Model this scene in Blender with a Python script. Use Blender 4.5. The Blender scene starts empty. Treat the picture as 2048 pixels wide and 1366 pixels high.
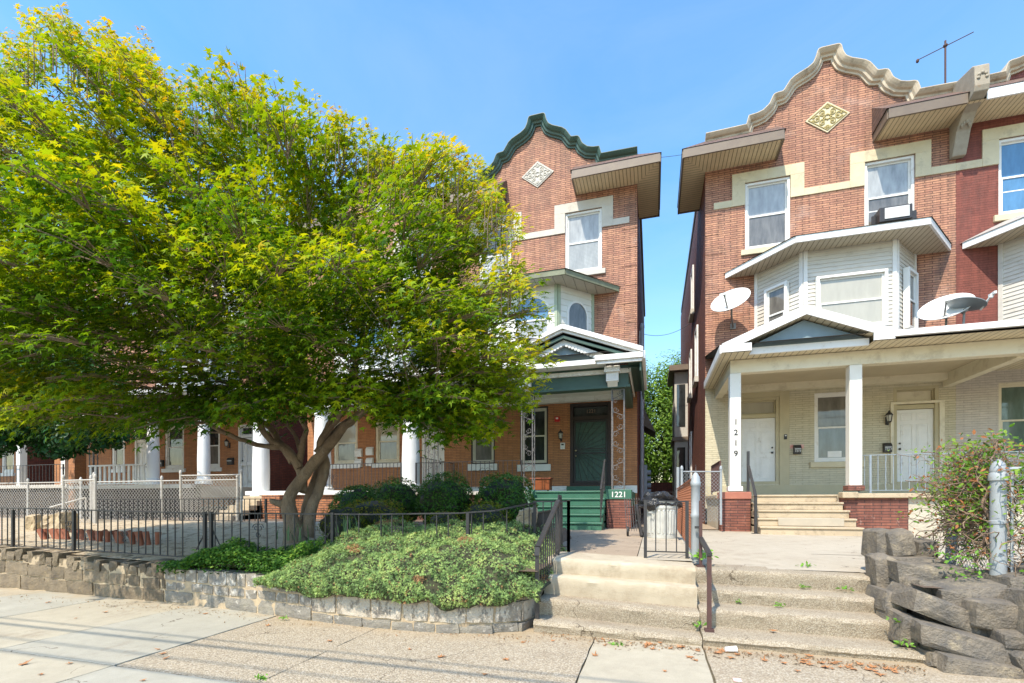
import bpy, bmesh, math, random
import numpy as np
from mathutils import Vector, noise
R = math.radians
# ---------------------------------------------------------------- camera, sky, sun, exposure
FPX = 950.0; HV = 1003.0; EYE = 1.42; YAW = R(16.5)
CC, SS = math.cos(YAW), math.sin(YAW)
S = bpy.context.scene
col = S.collection
cam = bpy.data.cameras.new('camera'); camo = bpy.data.objects.new('camera', cam); col.objects.link(camo)
camo.location = (0, 0, EYE); camo.rotation_euler = (R(90), 0, YAW)
cam.sensor_width = 36; cam.lens = 36*FPX/2048; cam.shift_y = (HV-683)/2048; cam.clip_start = .05; cam.clip_end = 2000
S.camera = camo
SUN_EL, SUN_AZ = 54.0, 17.0          # shadows run to +Y and 17 degrees towards +X
w = bpy.data.worlds.new('World'); S.world = w; w.use_nodes = True
nt = w.node_tree; bg = nt.nodes['Background']; sky = nt.nodes.new('ShaderNodeTexSky')
sky.sky_type = 'NISHITA'; sky.sun_disc = False; sky.sun_elevation = R(SUN_EL); sky.sun_rotation = R(180+SUN_AZ)
sky.altitude = 0; sky.air_density = 1.5; sky.dust_density = 0.8; sky.ozone_density = 3.0
hs = nt.nodes.new('ShaderNodeHueSaturation'); hs.inputs['Saturation'].default_value = 1.28; nt.links.new(sky.outputs[0], hs.inputs['Color']); 
tcn = nt.nodes.new('ShaderNodeTexCoord'); mpn = nt.nodes.new('ShaderNodeMapping'); mpn.inputs['Scale'].default_value = (1.2, 1.2, 5.0); nt.links.new(tcn.outputs['Generated'], mpn.inputs[0])
cn_ = nt.nodes.new('ShaderNodeTexNoise'); cn_.inputs['Scale'].default_value = 1.6; cn_.inputs['Detail'].default_value = 7; cn_.inputs['Roughness'].default_value = .6; cn_.inputs['Distortion'].default_value = .6; nt.links.new(mpn.outputs[0], cn_.inputs['Vector'])
cr_ = nt.nodes.new('ShaderNodeValToRGB'); cr_.color_ramp.elements[0].position = .38; cr_.color_ramp.elements[0].color = (.01, .01, .01, 1); cr_.color_ramp.elements[1].position = .75; cr_.color_ramp.elements[1].color = (.13, .13, .13, 1); nt.links.new(cn_.outputs[0], cr_.inputs[0])
cm_ = nt.nodes.new('ShaderNodeMix'); cm_.data_type = 'RGBA'; nt.links.new(cr_.outputs[0], cm_.inputs[0]); nt.links.new(hs.outputs[0], cm_.inputs[6]); cm_.inputs[7].default_value = (3.0, 3.3, 3.6, 1); nt.links.new(cm_.outputs[2], bg.inputs[0]); bg.inputs[1].default_value = 0.15
sun = bpy.data.lights.new('sun', 'SUN'); suno = bpy.data.objects.new('sun', sun); col.objects.link(suno)
sun.energy = 2.9; sun.angle = R(.5); sun.color = (1, .91, .77)
L = Vector((math.sin(R(SUN_AZ))*math.cos(R(SUN_EL)), math.cos(R(SUN_AZ))*math.cos(R(SUN_EL)), -math.sin(R(SUN_EL))))
suno.rotation_euler = L.to_track_quat('-Z', 'Y').to_euler(); suno.location = (-6, -20, 30)
S.view_settings.view_transform = 'Standard'; S.view_settings.look = 'None'
S.view_settings.exposure = 1.17; S.view_settings.gamma = 1
S.cycles.max_bounces = 6; S.cycles.diffuse_bounces = 4; S.cycles.transparent_max_bounces = 6

# ---------------------------------------------------------------- maths helpers
def P(u, v, Y):                     # a point of the picture on the upright plane Y
    t = (u-1024)/FPX; d = Y/(CC+t*SS); return d*(t*CC-SS), EYE+(HV-v)*d/FPX
def T(u, v, d):                     # a point at view depth d
    t = (u-1024)/FPX; return Vector((d*(t*CC-SS), d*(CC+t*SS), EYE+(HV-v)*d/FPX))
def G(u, v, z=0.0):
    d = (EYE-z)*FPX/(v-HV); t = (u-1024)/FPX; return d*(t*CC-SS), d*(CC+t*SS)
def hsh(i):
    x = math.sin(i*127.1+311.7)*43758.5453; return x-math.floor(x)

# ---------------------------------------------------------------- materials
def newmat(name):
    m = bpy.data.materials.new(name); m.use_nodes = True; nt = m.node_tree
    return m, nt, nt.nodes['Principled BSDF']
def N(nt, typ, **kw):
    n = nt.nodes.new(typ)
    for k, v in kw.items():
        if k.startswith('i_'): 
            key = k[2:]; key = int(key) if key.isdigit() else key.replace('_', ' ')
            n.inputs[key].default_value = v
        else: setattr(n, k, v)
    return n
def rgb(c): return (c[0], c[1], c[2], 1)
def ramp(nt, pts, src=None):
    r = nt.nodes.new('ShaderNodeValToRGB'); e = r.color_ramp.elements
    while len(e) < len(pts): e.new(.5)
    for k, (p, c) in enumerate(pts):
        e[k].position = p; e[k].color = rgb(c) if not isinstance(c, (int, float)) else (c, c, c, 1)
    if src is not None: nt.links.new(src, r.inputs[0])
    return r.outputs[0]
def mixc(nt, f, a, b, mode='MIX'):
    n = nt.nodes.new('ShaderNodeMix'); n.data_type = 'RGBA'; n.blend_type = mode
    for s, v in ((0, f), (6, a), (7, b)):
        if isinstance(v, (int, float)): n.inputs[s].default_value = v
        elif isinstance(v, tuple): n.inputs[s].default_value = rgb(v)
        else: nt.links.new(v, n.inputs[s])
    return n.outputs[2]
def mth(nt, op, a, b=None, clamp=False):
    n = nt.nodes.new('ShaderNodeMath'); n.operation = op; n.use_clamp = clamp
    for s, v in ((0, a), (1, b)):
        if v is None: continue
        if isinstance(v, (int, float)): n.inputs[s].default_value = v
        else: nt.links.new(v, n.inputs[s])
    return n.outputs[0]
def pos(nt): return nt.nodes.new('ShaderNodeNewGeometry').outputs['Position']
def ntex(nt, scale, detail=5, rough=.6, vec=None, stretch=None, dist=0.0):
    v = vec if vec is not None else pos(nt)
    if stretch:
        mp = nt.nodes.new('ShaderNodeMapping'); mp.inputs['Scale'].default_value = stretch; nt.links.new(v, mp.inputs[0]); v = mp.outputs[0]
    n = nt.nodes.new('ShaderNodeTexNoise'); nt.links.new(v, n.inputs['Vector'])
    n.inputs['Scale'].default_value = scale; n.inputs['Detail'].default_value = detail; n.inputs['Roughness'].default_value = rough
    n.inputs['Distortion'].default_value = dist
    return n.outputs[0]
def bump(nt, bs, h, dist=.01, strength=1.0):
    b = nt.nodes.new('ShaderNodeBump'); b.inputs['Distance'].default_value = dist; b.inputs['Strength'].default_value = strength
    nt.links.new(h, b.inputs['Height']); nt.links.new(b.outputs[0], bs.inputs['Normal'])
def M(name, c1, c2=None, scale=4, rough=.6, metal=0.0, bmp=0.0, bscale=60, dirt=None, dscale=3, dlo=.55, dhi=.7, spec=.5, stretch=None, coat=0, isl=0):
    m, nt, bs = newmat(name)
    bs.inputs['Roughness'].default_value = rough; bs.inputs['Metallic'].default_value = metal
    bs.inputs['Specular IOR Level'].default_value = spec; bs.inputs['Coat Weight'].default_value = coat
    if c2 is None: c2 = tuple(x*.86 for x in c1)
    c = ramp(nt, [(.3, c1), (.7, c2)], ntex(nt, scale, 6, .65, stretch=stretch))
    if dirt: c = mixc(nt, ramp(nt, [(dlo, 0.0), (dhi, 1.0)], ntex(nt, dscale, 8, .75, stretch=stretch)), c, dirt)
    if isl:
        g = nt.nodes.new('ShaderNodeNewGeometry'); c = mixc(nt, 1.0, c, ramp(nt, [(0, 1-isl), (1, 1.0)], g.outputs['Random Per Island']), 'MULTIPLY')
    nt.links.new(c, bs.inputs['Base Color'])
    if bmp: bump(nt, bs, ntex(nt, bscale, 4, .7), bmp)
    return m
def boxvec(nt):                     # (x or y, z) wall coordinates by which way the wall faces
    g = nt.nodes.new('ShaderNodeNewGeometry')
    sp = nt.nodes.new('ShaderNodeSeparateXYZ'); nt.links.new(g.outputs['Position'], sp.inputs[0])
    sn = nt.nodes.new('ShaderNodeSeparateXYZ'); nt.links.new(g.outputs['True Normal'], sn.inputs[0])
    side = mth(nt, 'GREATER_THAN', mth(nt, 'ABSOLUTE', sn.outputs[0]), .72)
    mx = nt.nodes.new('ShaderNodeMix'); nt.links.new(side, mx.inputs[0]); nt.links.new(sp.outputs[0], mx.inputs[2]); nt.links.new(sp.outputs[1], mx.inputs[3])
    cb = nt.nodes.new('ShaderNodeCombineXYZ'); nt.links.new(mx.outputs[0], cb.inputs[0]); nt.links.new(sp.outputs[2], cb.inputs[1])
    return cb.outputs[0]
def BRICK(name, c1, c2, mortar, bw=.3, bh=.062, ms=.006, stain=None, slo=.55, shi=.75, sscale=.8, pale=None, bd=.006, rough=.75, wx=1.0):
    m, nt, bs = newmat(name); v = boxvec(nt)
    b = nt.nodes.new('ShaderNodeTexBrick'); nt.links.new(v, b.inputs['Vector'])
    b.inputs['Scale'].default_value = 1; b.inputs['Brick Width'].default_value = bw; b.inputs['Row Height'].default_value = bh
    b.inputs['Mortar Size'].default_value = ms; b.inputs['Mortar Smooth'].default_value = .3; b.inputs['Bias'].default_value = -.1
    b.offset = .5; b.offset_frequency = 2
    b.inputs['Color1'].default_value = rgb(c1); b.inputs['Color2'].default_value = rgb(c2); b.inputs['Mortar'].default_value = rgb(mortar)
    c = b.outputs[0]
    c = mixc(nt, .65*wx, c, ramp(nt, [(.3, .5), (.68, 1.0)], ntex(nt, 1.1, 8, .75)), 'MULTIPLY')
    c = mixc(nt, .4*wx, c, ramp(nt, [(.42, .35), (.56, 1.0)], ntex(nt, 2.2, 8, .8, stretch=(3, 3, .35))), 'MULTIPLY')
    c = mixc(nt, .35, c, ramp(nt, [(.35, .5), (.65, 1.0)], ntex(nt, 9, 4, .7, stretch=(.35, .35, 2.5))), 'MULTIPLY')
    if pale: c = mixc(nt, ramp(nt, [(.58, 0.0), (.8, .5)], ntex(nt, .6, 5, .7, stretch=(1, 1, 1.8))), c, pale)
    if stain: c = mixc(nt, ramp(nt, [(slo, 0.0), (shi, .75)], ntex(nt, sscale, 8, .75, stretch=(1.6, 1.6, .6))), c, stain)
    nt.links.new(c, bs.inputs['Base Color']); bs.inputs['Roughness'].default_value = rough
    h = mth(nt, 'ADD', mth(nt, 'MULTIPLY', b.outputs['Fac'], -1.0), mth(nt, 'MULTIPLY', ntex(nt, 60, 3), .3))
    bump(nt, bs, h, bd)
    return m
def STRIPE(name, c, line, axis, sp, wid=.14, rough=.55, dirt=None):
    m, nt, bs = newmat(name); s = nt.nodes.new('ShaderNodeSeparateXYZ'); nt.links.new(pos(nt), s.inputs[0])
    f = mth(nt, 'FRACT', mth(nt, 'DIVIDE', s.outputs[axis], sp)); g = mth(nt, 'LESS_THAN', f, wid)
    base = ramp(nt, [(.3, c), (.75, tuple(x*.84 for x in c))], ntex(nt, 3, 6, .7))
    if dirt: base = mixc(nt, ramp(nt, [(.55, 0.0), (.75, .7)], ntex(nt, 2.2, 8, .8)), base, dirt)
    nt.links.new(mixc(nt, g, base, line), bs.inputs['Base Color']); bs.inputs['Roughness'].default_value = rough
    bump(nt, bs, mth(nt, 'MULTIPLY', g, -1.0), .008)
    return m
def GLASS(name, base, rough=.04, stripes=False, var=.5, refl=.5):
    m, nt, bs = newmat(name)
    c = ramp(nt, [(.25, base), (.8, tuple(x*(1-var) for x in base))], ntex(nt, 2.3, 4, .6, stretch=(3, 3, .8)))
    if stripes:
        s = nt.nodes.new('ShaderNodeSeparateXYZ'); nt.links.new(pos(nt), s.inputs[0])
        c = mixc(nt, mth(nt, 'LESS_THAN', mth(nt, 'FRACT', mth(nt, 'DIVIDE', s.outputs[2], .045)), .3), c, tuple(x*.6 for x in base))
    nt.links.new(c, bs.inputs['Base Color']); bs.inputs['Roughness'].default_value = rough
    bs.inputs['Specular IOR Level'].default_value = refl; bs.inputs['Coat Weight'].default_value = .6; bs.inputs['Coat Roughness'].default_value = .01
    bump(nt, bs, ntex(nt, 1.7, 2, .4), .004)
    return m
def LEAFMAT(name, trans=.35, rough=.5):
    m, nt, bs = newmat(name); out = nt.nodes['Material Output']
    a = nt.nodes.new('ShaderNodeAttribute'); a.attribute_name = 'Col'
    nt.links.new(a.outputs[0], bs.inputs['Base Color']); bs.inputs['Roughness'].default_value = rough; bs.inputs['Specular IOR Level'].default_value = .16
    tr = nt.nodes.new('ShaderNodeBsdfTranslucent'); tc = mixc(nt, 1.0, a.outputs[0], (1.45, 1.3, .35), 'MULTIPLY'); nt.links.new(tc, tr.inputs[0])
    mx = nt.nodes.new('ShaderNodeMixShader'); mx.inputs[0].default_value = trans
    nt.links.new(bs.outputs[0], mx.inputs[1]); nt.links.new(tr.outputs[0], mx.inputs[2]); nt.links.new(mx.outputs[0], out.inputs[0])
    return m

# ---------------------------------------------------------------- mesh building
SPLIT = set('fence_post carved_leaf quoin corner_trim fascia stucco_base brick_pier porch_brick_base stone_coping soffit door_casing wall_base white_cornice bay_cornice beam porch_ceiling pier_cap green_entablature eave_roof porch_wall tympanum porch_base'.split())
class MB:
    def __init__(s): s.v = []; s.f = []
    def add(s, vs, fs):
        o = len(s.v); s.v += [tuple(p) for p in vs]; s.f += [tuple(i+o for i in f) for f in fs]; return s
    def poly(s, pts): return s.add(pts, [tuple(range(len(pts)))])
    def box(s, x0, x1, y0, y1, z0, z1):
        v = [(x, y, z) for z in (z0, z1) for y in (y0, y1) for x in (x0, x1)]
        return s.add(v, [(0, 2, 3, 1), (4, 5, 7, 6), (0, 1, 5, 4), (2, 6, 7, 3), (0, 4, 6, 2), (1, 3, 7, 5)])
    def prism(s, pts, vec):         # extrude a polygon along vec
        n = len(pts); vec = Vector(vec); p = [Vector(a) for a in pts]; q = [a+vec for a in p]
        return s.add(p+q, [tuple(range(n)), tuple(range(2*n-1, n-1, -1))]+[(i, i+n, (i+1) % n+n, (i+1) % n) for i in range(n)])
    def tube(s, path, r, n=8, caps=True):
        path = [Vector(p) for p in path]; rs = r if isinstance(r, (list, tuple)) else [r]*len(path)
        ref = None; rings = []
        for i, p in enumerate(path):
            a = path[max(i-1, 0)]; b = path[min(i+1, len(path)-1)]; t = (b-a)
            if t.length < 1e-9: t = Vector((0, 0, 1))
            t.normalize()
            if ref is None: ref = Vector((0, 0, 1)) if abs(t.z) < .9 else Vector((1, 0, 0))
            u = t.cross(ref)
            if u.length < 1e-5: u = t.cross(Vector((0, 1, 0)))
            u.normalize(); w2 = u.cross(t).normalized(); ref = w2
            rings.append([p+(u*math.cos(2*math.pi*k/n)+w2*math.sin(2*math.pi*k/n))*rs[i] for k in range(n)])
        v = [q for rg in rings for q in rg]; f = []
        for i in range(len(path)-1):
            for k in range(n): f.append((i*n+k, i*n+(k+1) % n, (i+1)*n+(k+1) % n, (i+1)*n+k))
        if caps: f.append(tuple(range(n-1, -1, -1))); f.append(tuple((len(path)-1)*n+k for k in range(n)))
        return s.add(v, f)
    def bar(s, a, b, w, h=None):    # square bar a->b
        h = h or w; a = Vector(a); b = Vector(b); t = (b-a).normalized()
        ref = Vector((0, 0, 1)) if abs(t.z) < .95 else Vector((0, 1, 0))
        u = t.cross(ref).normalized()*w/2; q = u.cross(t).normalized()*h/2
        v = [p+x*u+y*q for p in (a, b) for x, y in ((-1, -1), (1, -1), (1, 1), (-1, 1))]
        return s.add(v, [(0, 3, 2, 1), (4, 5, 6, 7), (0, 1, 5, 4), (1, 2, 6, 5), (2, 3, 7, 6), (3, 0, 4, 7)])
    def lathe(s, prof, c, n=24, sq=1.0):
        v = []; f = []
        for r, z in prof:
            for k in range(n): a = 2*math.pi*k/n; v.append((c[0]+r*math.cos(a), c[1]+r*math.sin(a)*sq, c[2]+z))
        for i in range(len(prof)-1):
            for k in range(n): f.append((i*n+k, i*n+(k+1) % n, (i+1)*n+(k+1) % n, (i+1)*n+k))
        f.append(tuple(range(n-1, -1, -1))); f.append(tuple((len(prof)-1)*n+k for k in range(n)))
        return s.add(v, f)
    def ell(s, c, r, n=12, m=8, wob=0, seed=0):
        pr = []
        for i in range(m+1):
            a = -math.pi/2+math.pi*i/m
            for k in range(n):
                b = 2*math.pi*k/n; d = Vector((math.cos(a)*math.cos(b), math.cos(a)*math.sin(b), math.sin(a)))
                q = 1+(wob*noise.noise(d*1.7+Vector((seed*3.1, 0, 0))) if wob else 0)
                pr.append((c[0]+d.x*r[0]*q, c[1]+d.y*r[1]*q, c[2]+d.z*r[2]*q))
        f = [(i*n+k, i*n+(k+1) % n, (i+1)*n+(k+1) % n, (i+1)*n+k) for i in range(m) for k in range(n)]
        return s.add(pr, f)
    def stone(s, o, ux, un, uz, a, b, c, seed, rnd=.25, rough=.03, n=5):
        # rounded rough block; o = centre, half sizes a (along ux), b (along un), c (along uz)
        o = Vector(o); ux = Vector(ux); un = Vector(un); uz = Vector(uz); idx = {}; vs = []; fs = []
        def vid(i, j, k):
            key = (i, j, k)
            if key in idx: return idx[key]
            p = Vector((2*i/n-1, 2*j/n-1, 2*k/n-1)); l4 = (abs(p.x)**6+abs(p.y)**6+abs(p.z)**6)**(1/6); q = p*(1-rnd+rnd/max(l4, .01)*max(abs(p.x), abs(p.y), abs(p.z)))
            q = p.lerp(p.normalized()*1.25, rnd*.35)
            w3 = o+ux*q.x*a+un*q.y*b+uz*q.z*c
            nn = noise.noise_vector(w3*3.1+Vector((seed*1.37, seed*.7, 0)))*rough*1.6+noise.noise_vector(w3*9+Vector((seed, 0, 0)))*rough*.8+noise.noise_vector(w3*26+Vector((seed, 5, 0)))*rough*.35
            idx[key] = len(vs); vs.append(w3+nn); return idx[key]
        for i in range(n):
            for j in range(n):
                fs += [(vid(i, j, 0), vid(i, j+1, 0), vid(i+1, j+1, 0), vid(i+1, j, 0)), (vid(i, j, n), vid(i+1, j, n), vid(i+1, j+1, n), vid(i, j+1, n)),
                       (vid(i, 0, j), vid(i+1, 0, j), vid(i+1, 0, j+1), vid(i, 0, j+1)), (vid(i, n, j), vid(i, n, j+1), vid(i+1, n, j+1), vid(i+1, n, j)),
                       (vid(0, i, j), vid(0, i, j+1), vid(0, i+1, j+1), vid(0, i+1, j)), (vid(n, i, j), vid(n, i+1, j), vid(n, i+1, j+1), vid(n, i, j+1))]
        return s.add(vs, fs)
    def clusters(s):
        if len(s.v) > 6000: return [s]
        par = list(range(len(s.v)))
        def fd(i):
            while par[i] != i: par[i] = par[par[i]]; i = par[i]
            return i
        for f in s.f:
            for i in f[1:]: par[fd(i)] = fd(f[0])
        grp = {}
        for i in range(len(s.v)): grp.setdefault(fd(i), []).append(i)
        bbs = []
        for g in grp.values():
            a = np.array([s.v[i] for i in g]); bbs.append([a.min(0), a.max(0), g])
        merged = True; e = .025
        while merged:
            merged = False; out = []
            for b in bbs:
                for o in out:
                    if np.all(b[0] <= o[1]+e) and np.all(o[0] <= b[1]+e): o[0] = np.minimum(o[0], b[0]); o[1] = np.maximum(o[1], b[1]); o[2] = o[2]+b[2]; merged = True; break
                else: out.append(b)
            bbs = out
        if not 1 < len(bbs) <= 20: return [s]
        res = []
        for b in bbs:
            st = set(b[2]); mp = {i: k for k, i in enumerate(sorted(st))}; q = MB(); q.v = [s.v[i] for i in sorted(st)]; q.f = [tuple(mp[i] for i in f) for f in s.f if f[0] in st]; res.append(q)
        return res
    def rock(s, o, ux, un, uz, a, b, c, seed):   # angular broken stone: hull of jittered points
        rr = random.Random(seed); o = Vector(o); bm = bmesh.new()
        P_ = [(x*rr.uniform(.80, 1.0), y*rr.uniform(.8, 1), z*rr.uniform(.72, 1.0)) for x in (-1, 1) for y in (-1, 1) for z in (-1, 1)]
        for _ in range(16):
            q = [rr.uniform(-.85, .85) for _ in range(3)]; k = rr.choice((0, 1, 1, 2, 2)); q[k] = rr.choice((-1, 1))*rr.uniform(.86, 1.06); P_.append(tuple(q))
        for q in P_: bm.verts.new(o+Vector(ux)*q[0]*a+Vector(un)*q[1]*b+Vector(uz)*q[2]*c)
        r = bmesh.ops.convex_hull(bm, input=bm.verts); bmesh.ops.delete(bm, geom=[v for v in bm.verts if not v.link_faces], context='VERTS')
        bmesh.ops.subdivide_edges(bm, edges=bm.edges[:], cuts=2, use_grid_fill=True); bm.verts.ensure_lookup_table(); bm.verts.index_update()
        for v in bm.verts: v.co += noise.noise_vector(v.co*11+Vector((seed, 0, 0)))*.009+noise.noise_vector(v.co*30)*.003
        vs = [tuple(v.co) for v in bm.verts]; fs = [tuple(v.index for v in f.verts) for f in bm.faces]; bm.free(); return s.add(vs, fs)
    def build(s, name, m, parent=None, smooth=False, bev=0.0, recalc=True, loc=None):
        if parent is not None and name in SPLIT:
            r = [q.build1(name, m, parent, smooth, bev, recalc, loc) for q in s.clusters()]; return r[0]
        return s.build1(name, m, parent, smooth, bev, recalc, loc)
    def build1(s, name, m, parent=None, smooth=False, bev=0.0, recalc=True, loc=None):
        me = bpy.data.meshes.new(name)
        root = parent
        off = Vector((0, 0, 0))
        if parent is not None:
            p = parent
            while p is not None: off = off+Vector(p.location); p = p.parent
        elif loc is not None: off = Vector(loc)
        me.from_pydata([(a[0]-off.x, a[1]-off.y, a[2]-off.z) for a in s.v], [], s.f)
        if recalc or bev:
            bm = bmesh.new(); bm.from_mesh(me)
            if recalc: bmesh.ops.recalc_face_normals(bm, faces=bm.faces)
            bm.to_mesh(me); bm.free()
        if smooth: me.shade_smooth(); me.set_sharp_from_angle(angle=R(42))
        me.materials.append(m); o = bpy.data.objects.new(name, me); col.objects.link(o)
        if parent is not None: o.parent = parent
        elif loc is not None: o.location = loc
        if bev:
            b = o.modifiers.new('bevel', 'BEVEL'); b.width = bev; b.segments = 2; b.limit_method = 'ANGLE'; b.angle_limit = R(40)
        return o
def thing(name, label, cat, loc, group=None):
    o = bpy.data.objects.new(name, None); col.objects.link(o); o.location = loc; o['label'] = label; o['category'] = cat
    o.empty_display_size = .2
    if group: o['group'] = group
    return o
def tag(o, label=None, cat=None, group=None, kind=None):
    for k, v in (('label', label), ('category', cat), ('group', group), ('kind', kind)):
        if v: o[k] = v
    return o
def struct(o): o['kind'] = 'structure'; return o
def text(name, body, size, ctr, m, parent, facing='front', ext=.004):
    cu = bpy.data.curves.new(name, 'FONT'); cu.body = body; cu.size = size; cu.align_x = 'CENTER'; cu.align_y = 'CENTER'; cu.extrude = ext; cu.offset = size*.012
    t = bpy.data.objects.new('tmp', cu); col.objects.link(t); dg = bpy.context.evaluated_depsgraph_get()
    me = bpy.data.meshes.new_from_object(t.evaluated_get(dg)); bpy.data.objects.remove(t)
    for v in me.vertices: x, y, z = v.co; v.co = (x, -z, y)
    me.name = name; me.materials.clear(); me.materials.append(m)
    o = bpy.data.objects.new(name, me); col.objects.link(o); off = Vector((0, 0, 0)); p = parent
    while p is not None: off = off+Vector(p.location); p = p.parent
    o.location = Vector(ctr)-off; o.parent = parent
    return o
class Fr:                           # a wall face: s runs along it, d stands out from it
    def __init__(s, o, ux, n): s.o = Vector((o[0], o[1], 0)); s.ux = Vector((ux[0], ux[1], 0)).normalized(); s.n = Vector((n[0], n[1], 0)).normalized()
    def pt(s, a, d, z): return s.o+s.ux*a+s.n*d+Vector((0, 0, z))
    def box(s, mb, a0, a1, d0, d1, z0, z1):
        v = [s.pt(a, d, z) for z in (z0, z1) for d in (d0, d1) for a in (a0, a1)]
        mb.add(v, [(0, 2, 3, 1), (4, 5, 7, 6), (0, 1, 5, 4), (2, 6, 7, 3), (0, 4, 6, 2), (1, 3, 7, 5)])
def wallgrid(mb, fr, a0, a1, z0, z1, ops, depth=.3, reveal=.22):
    xs = sorted(set([a0, a1]+[q for o in ops for q in o[:2]])); zs = sorted(set([z0, z1]+[q for o in ops for q in o[2:]]))
    for i in range(len(xs)-1):
        for j in range(len(zs)-1):
            cx, cz = (xs[i]+xs[i+1])/2, (zs[j]+zs[j+1])/2
            if any(o[0] < cx < o[1] and o[2] < cz < o[3] for o in ops): continue
            mb.poly([fr.pt(xs[i], 0, zs[j]), fr.pt(xs[i+1], 0, zs[j]), fr.pt(xs[i+1], 0, zs[j+1]), fr.pt(xs[i], 0, zs[j+1])])
    for o in ops:
        c = [(o[0], o[2]), (o[1], o[2]), (o[1], o[3]), (o[0], o[3])]
        for k in range(4):
            p, q = c[k], c[(k+1) % 4]
            mb.poly([fr.pt(p[0], 0, p[1]), fr.pt(q[0], 0, q[1]), fr.pt(q[0], -reveal, q[1]), fr.pt(p[0], -reveal, p[1])])
# leaves: numpy fans of small faces ------------------------------------------------
def leafmesh(name, m, parent, C, Nn, size, colr, shape='maple', loc=None, seed=1, up=None):
    rs = np.random.RandomState(seed); n = len(C); C = np.asarray(C, float); Nn = np.asarray(Nn, float)
    Nn /= np.linalg.norm(Nn, axis=1)[:, None]+1e-9
    r = rs.normal(size=(n, 3)) if up is None else np.asarray(up, float)+rs.normal(size=(n, 3))*.35
    U = np.cross(Nn, r); U /= np.linalg.norm(U, axis=1)[:, None]+1e-9; V = np.cross(U, Nn)
    if shape == 'maple':
        pts = [(0, -.35, 0)]
        for a, ln in ((-115, .62), (-58, .9), (0, 1.1), (58, .9), (115, .62)):
            pts.append((math.sin(R(a))*ln, math.cos(R(a))*ln, -.22*ln))
        nl = [(math.sin(R(a))*.3, math.cos(R(a))*.3, .04) for a in (-150, -86, -29, 29, 86, 150)]
        loc_pts = pts[:1]+nl+pts[1:]
        faces = [(0, 1+i, 7+i, 2+i) for i in range(5)]
    elif shape == 'oval':
        loc_pts = [(0, -.9, 0), (-.42, -.1, .12), (0, 0, 0), (.42, -.1, .12), (0, 1, -.1), (-.3, .5, .08), (.3, .5, .08)]
        faces = [(0, 2, 1), (0, 3, 2), (1, 2, 4, 5), (2, 3, 6, 4)]
    elif shape == 'tri':
        loc_pts = [(-.35, -.4, 0), (.35, -.4, 0), (.12, 1, .2), (-.12, 1, .2)]; faces = [(0, 1, 2, 3)]
    elif shape == 'sprig':
        loc_pts = []; faces = []
        for k, (a, ln) in enumerate(((-50, .75), (0, 1.1), (50, .75), (-20, .9))):
            sx, cx = math.sin(R(a)), math.cos(R(a)); b = len(loc_pts); z = .25*(k % 2)
            loc_pts += [(-.1*cx, .1*sx, 0), (.1*cx, -.1*sx, 0), (sx*ln+.05, cx*ln, z)]; faces.append((b, b+1, b+2))
    lp = np.array(loc_pts); k = len(lp); sz = np.asarray(size, float).reshape(-1, 1, 1)*np.ones((n, 1, 1))
    lp_n = lp[None]*(1+rs.normal(size=(n, k, 1))*.08)
    W = C[:, None]+sz*(lp_n[..., 0:1]*U[:, None]+lp_n[..., 1:2]*V[:, None]+lp_n[..., 2:3]*Nn[:, None])
    off = np.zeros(3)
    if parent is not None:
        p = parent
        while p is not None: off += np.array(p.location); p = p.parent
    elif loc is not None: off = np.array(loc)
    W = (W-off).reshape(-1, 3)
    lens = [len(f) for f in faces]; tot = sum(lens); idx = np.concatenate([np.array(f) for f in faces])
    loops = (np.arange(n)[:, None]*k+idx[None]).ravel(); starts1 = np.cumsum([0]+lens[:-1])
    starts = (np.arange(n)[:, None]*tot+starts1[None]).ravel()
    me = bpy.data.meshes.new(name); me.vertices.add(len(W)); me.vertices.foreach_set('co', W.astype(np.float32).ravel())
    me.loops.add(len(loops)); me.loops.foreach_set('vertex_index', loops.astype(np.int32))
    me.polygons.add(len(starts)); me.polygons.foreach_set('loop_start', starts.astype(np.int32))
    me.update(calc_edges=True)
    ca = me.color_attributes.new('Col', 'FLOAT_COLOR', 'POINT')
    cc = np.ones((n, k, 4)); cc[..., :3] = np.asarray(colr)[:, None]*(1+rs.normal(size=(n, 1, 1))*.12)
    ca.data.foreach_set('color', np.clip(cc, 0, 1).astype(np.float32).ravel())
    me.materials.append(m); o = bpy.data.objects.new(name, me); col.objects.link(o)
    if parent is not None: o.parent = parent
    elif loc is not None: o.location = loc
    return o
# ---------------------------------------------------------------- palette
mBrickR = BRICK('red_brick', (.67, .33, .195), (.49, .22, .14), (.15, .07, .05), .36, .066, .009, stain=(.10, .07, .055), slo=.5, shi=.72, sscale=1.1, pale=(.55, .42, .36))
mBrickO = BRICK('orange_brick', (.58, .25, .10), (.48, .20, .08), (.24, .13, .08), .33, .06, .006, wx=.5)
mBrickP = BRICK('dark_red_painted_brick', (.30, .082, .055), (.25, .066, .045), (.17, .05, .035), .36, .066, .005, stain=(.14, .06, .045))
mBrickS = BRICK('rough_side_brick', (.34, .10, .055), (.24, .07, .04), (.13, .06, .045), .22, .075, .012, stain=(.06, .035, .03), bd=.02)
mBrickC = BRICK('cream_painted_brick', (.66, .60, .43), (.61, .55, .39), (.47, .42, .29), .36, .066, .006, wx=.3)
mBrickW = BRICK('pinkish_white_painted_brick', (.66, .60, .53), (.62, .57, .50), (.50, .45, .40), .36, .066, .006, wx=.3)
mBrickB = BRICK('pier_brick', (.36, .13, .08), (.24, .08, .055), (.12, .06, .05), .34, .066, .009, stain=(.5, .36, .3), slo=.6, shi=.7, sscale=5, bd=.015)
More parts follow.
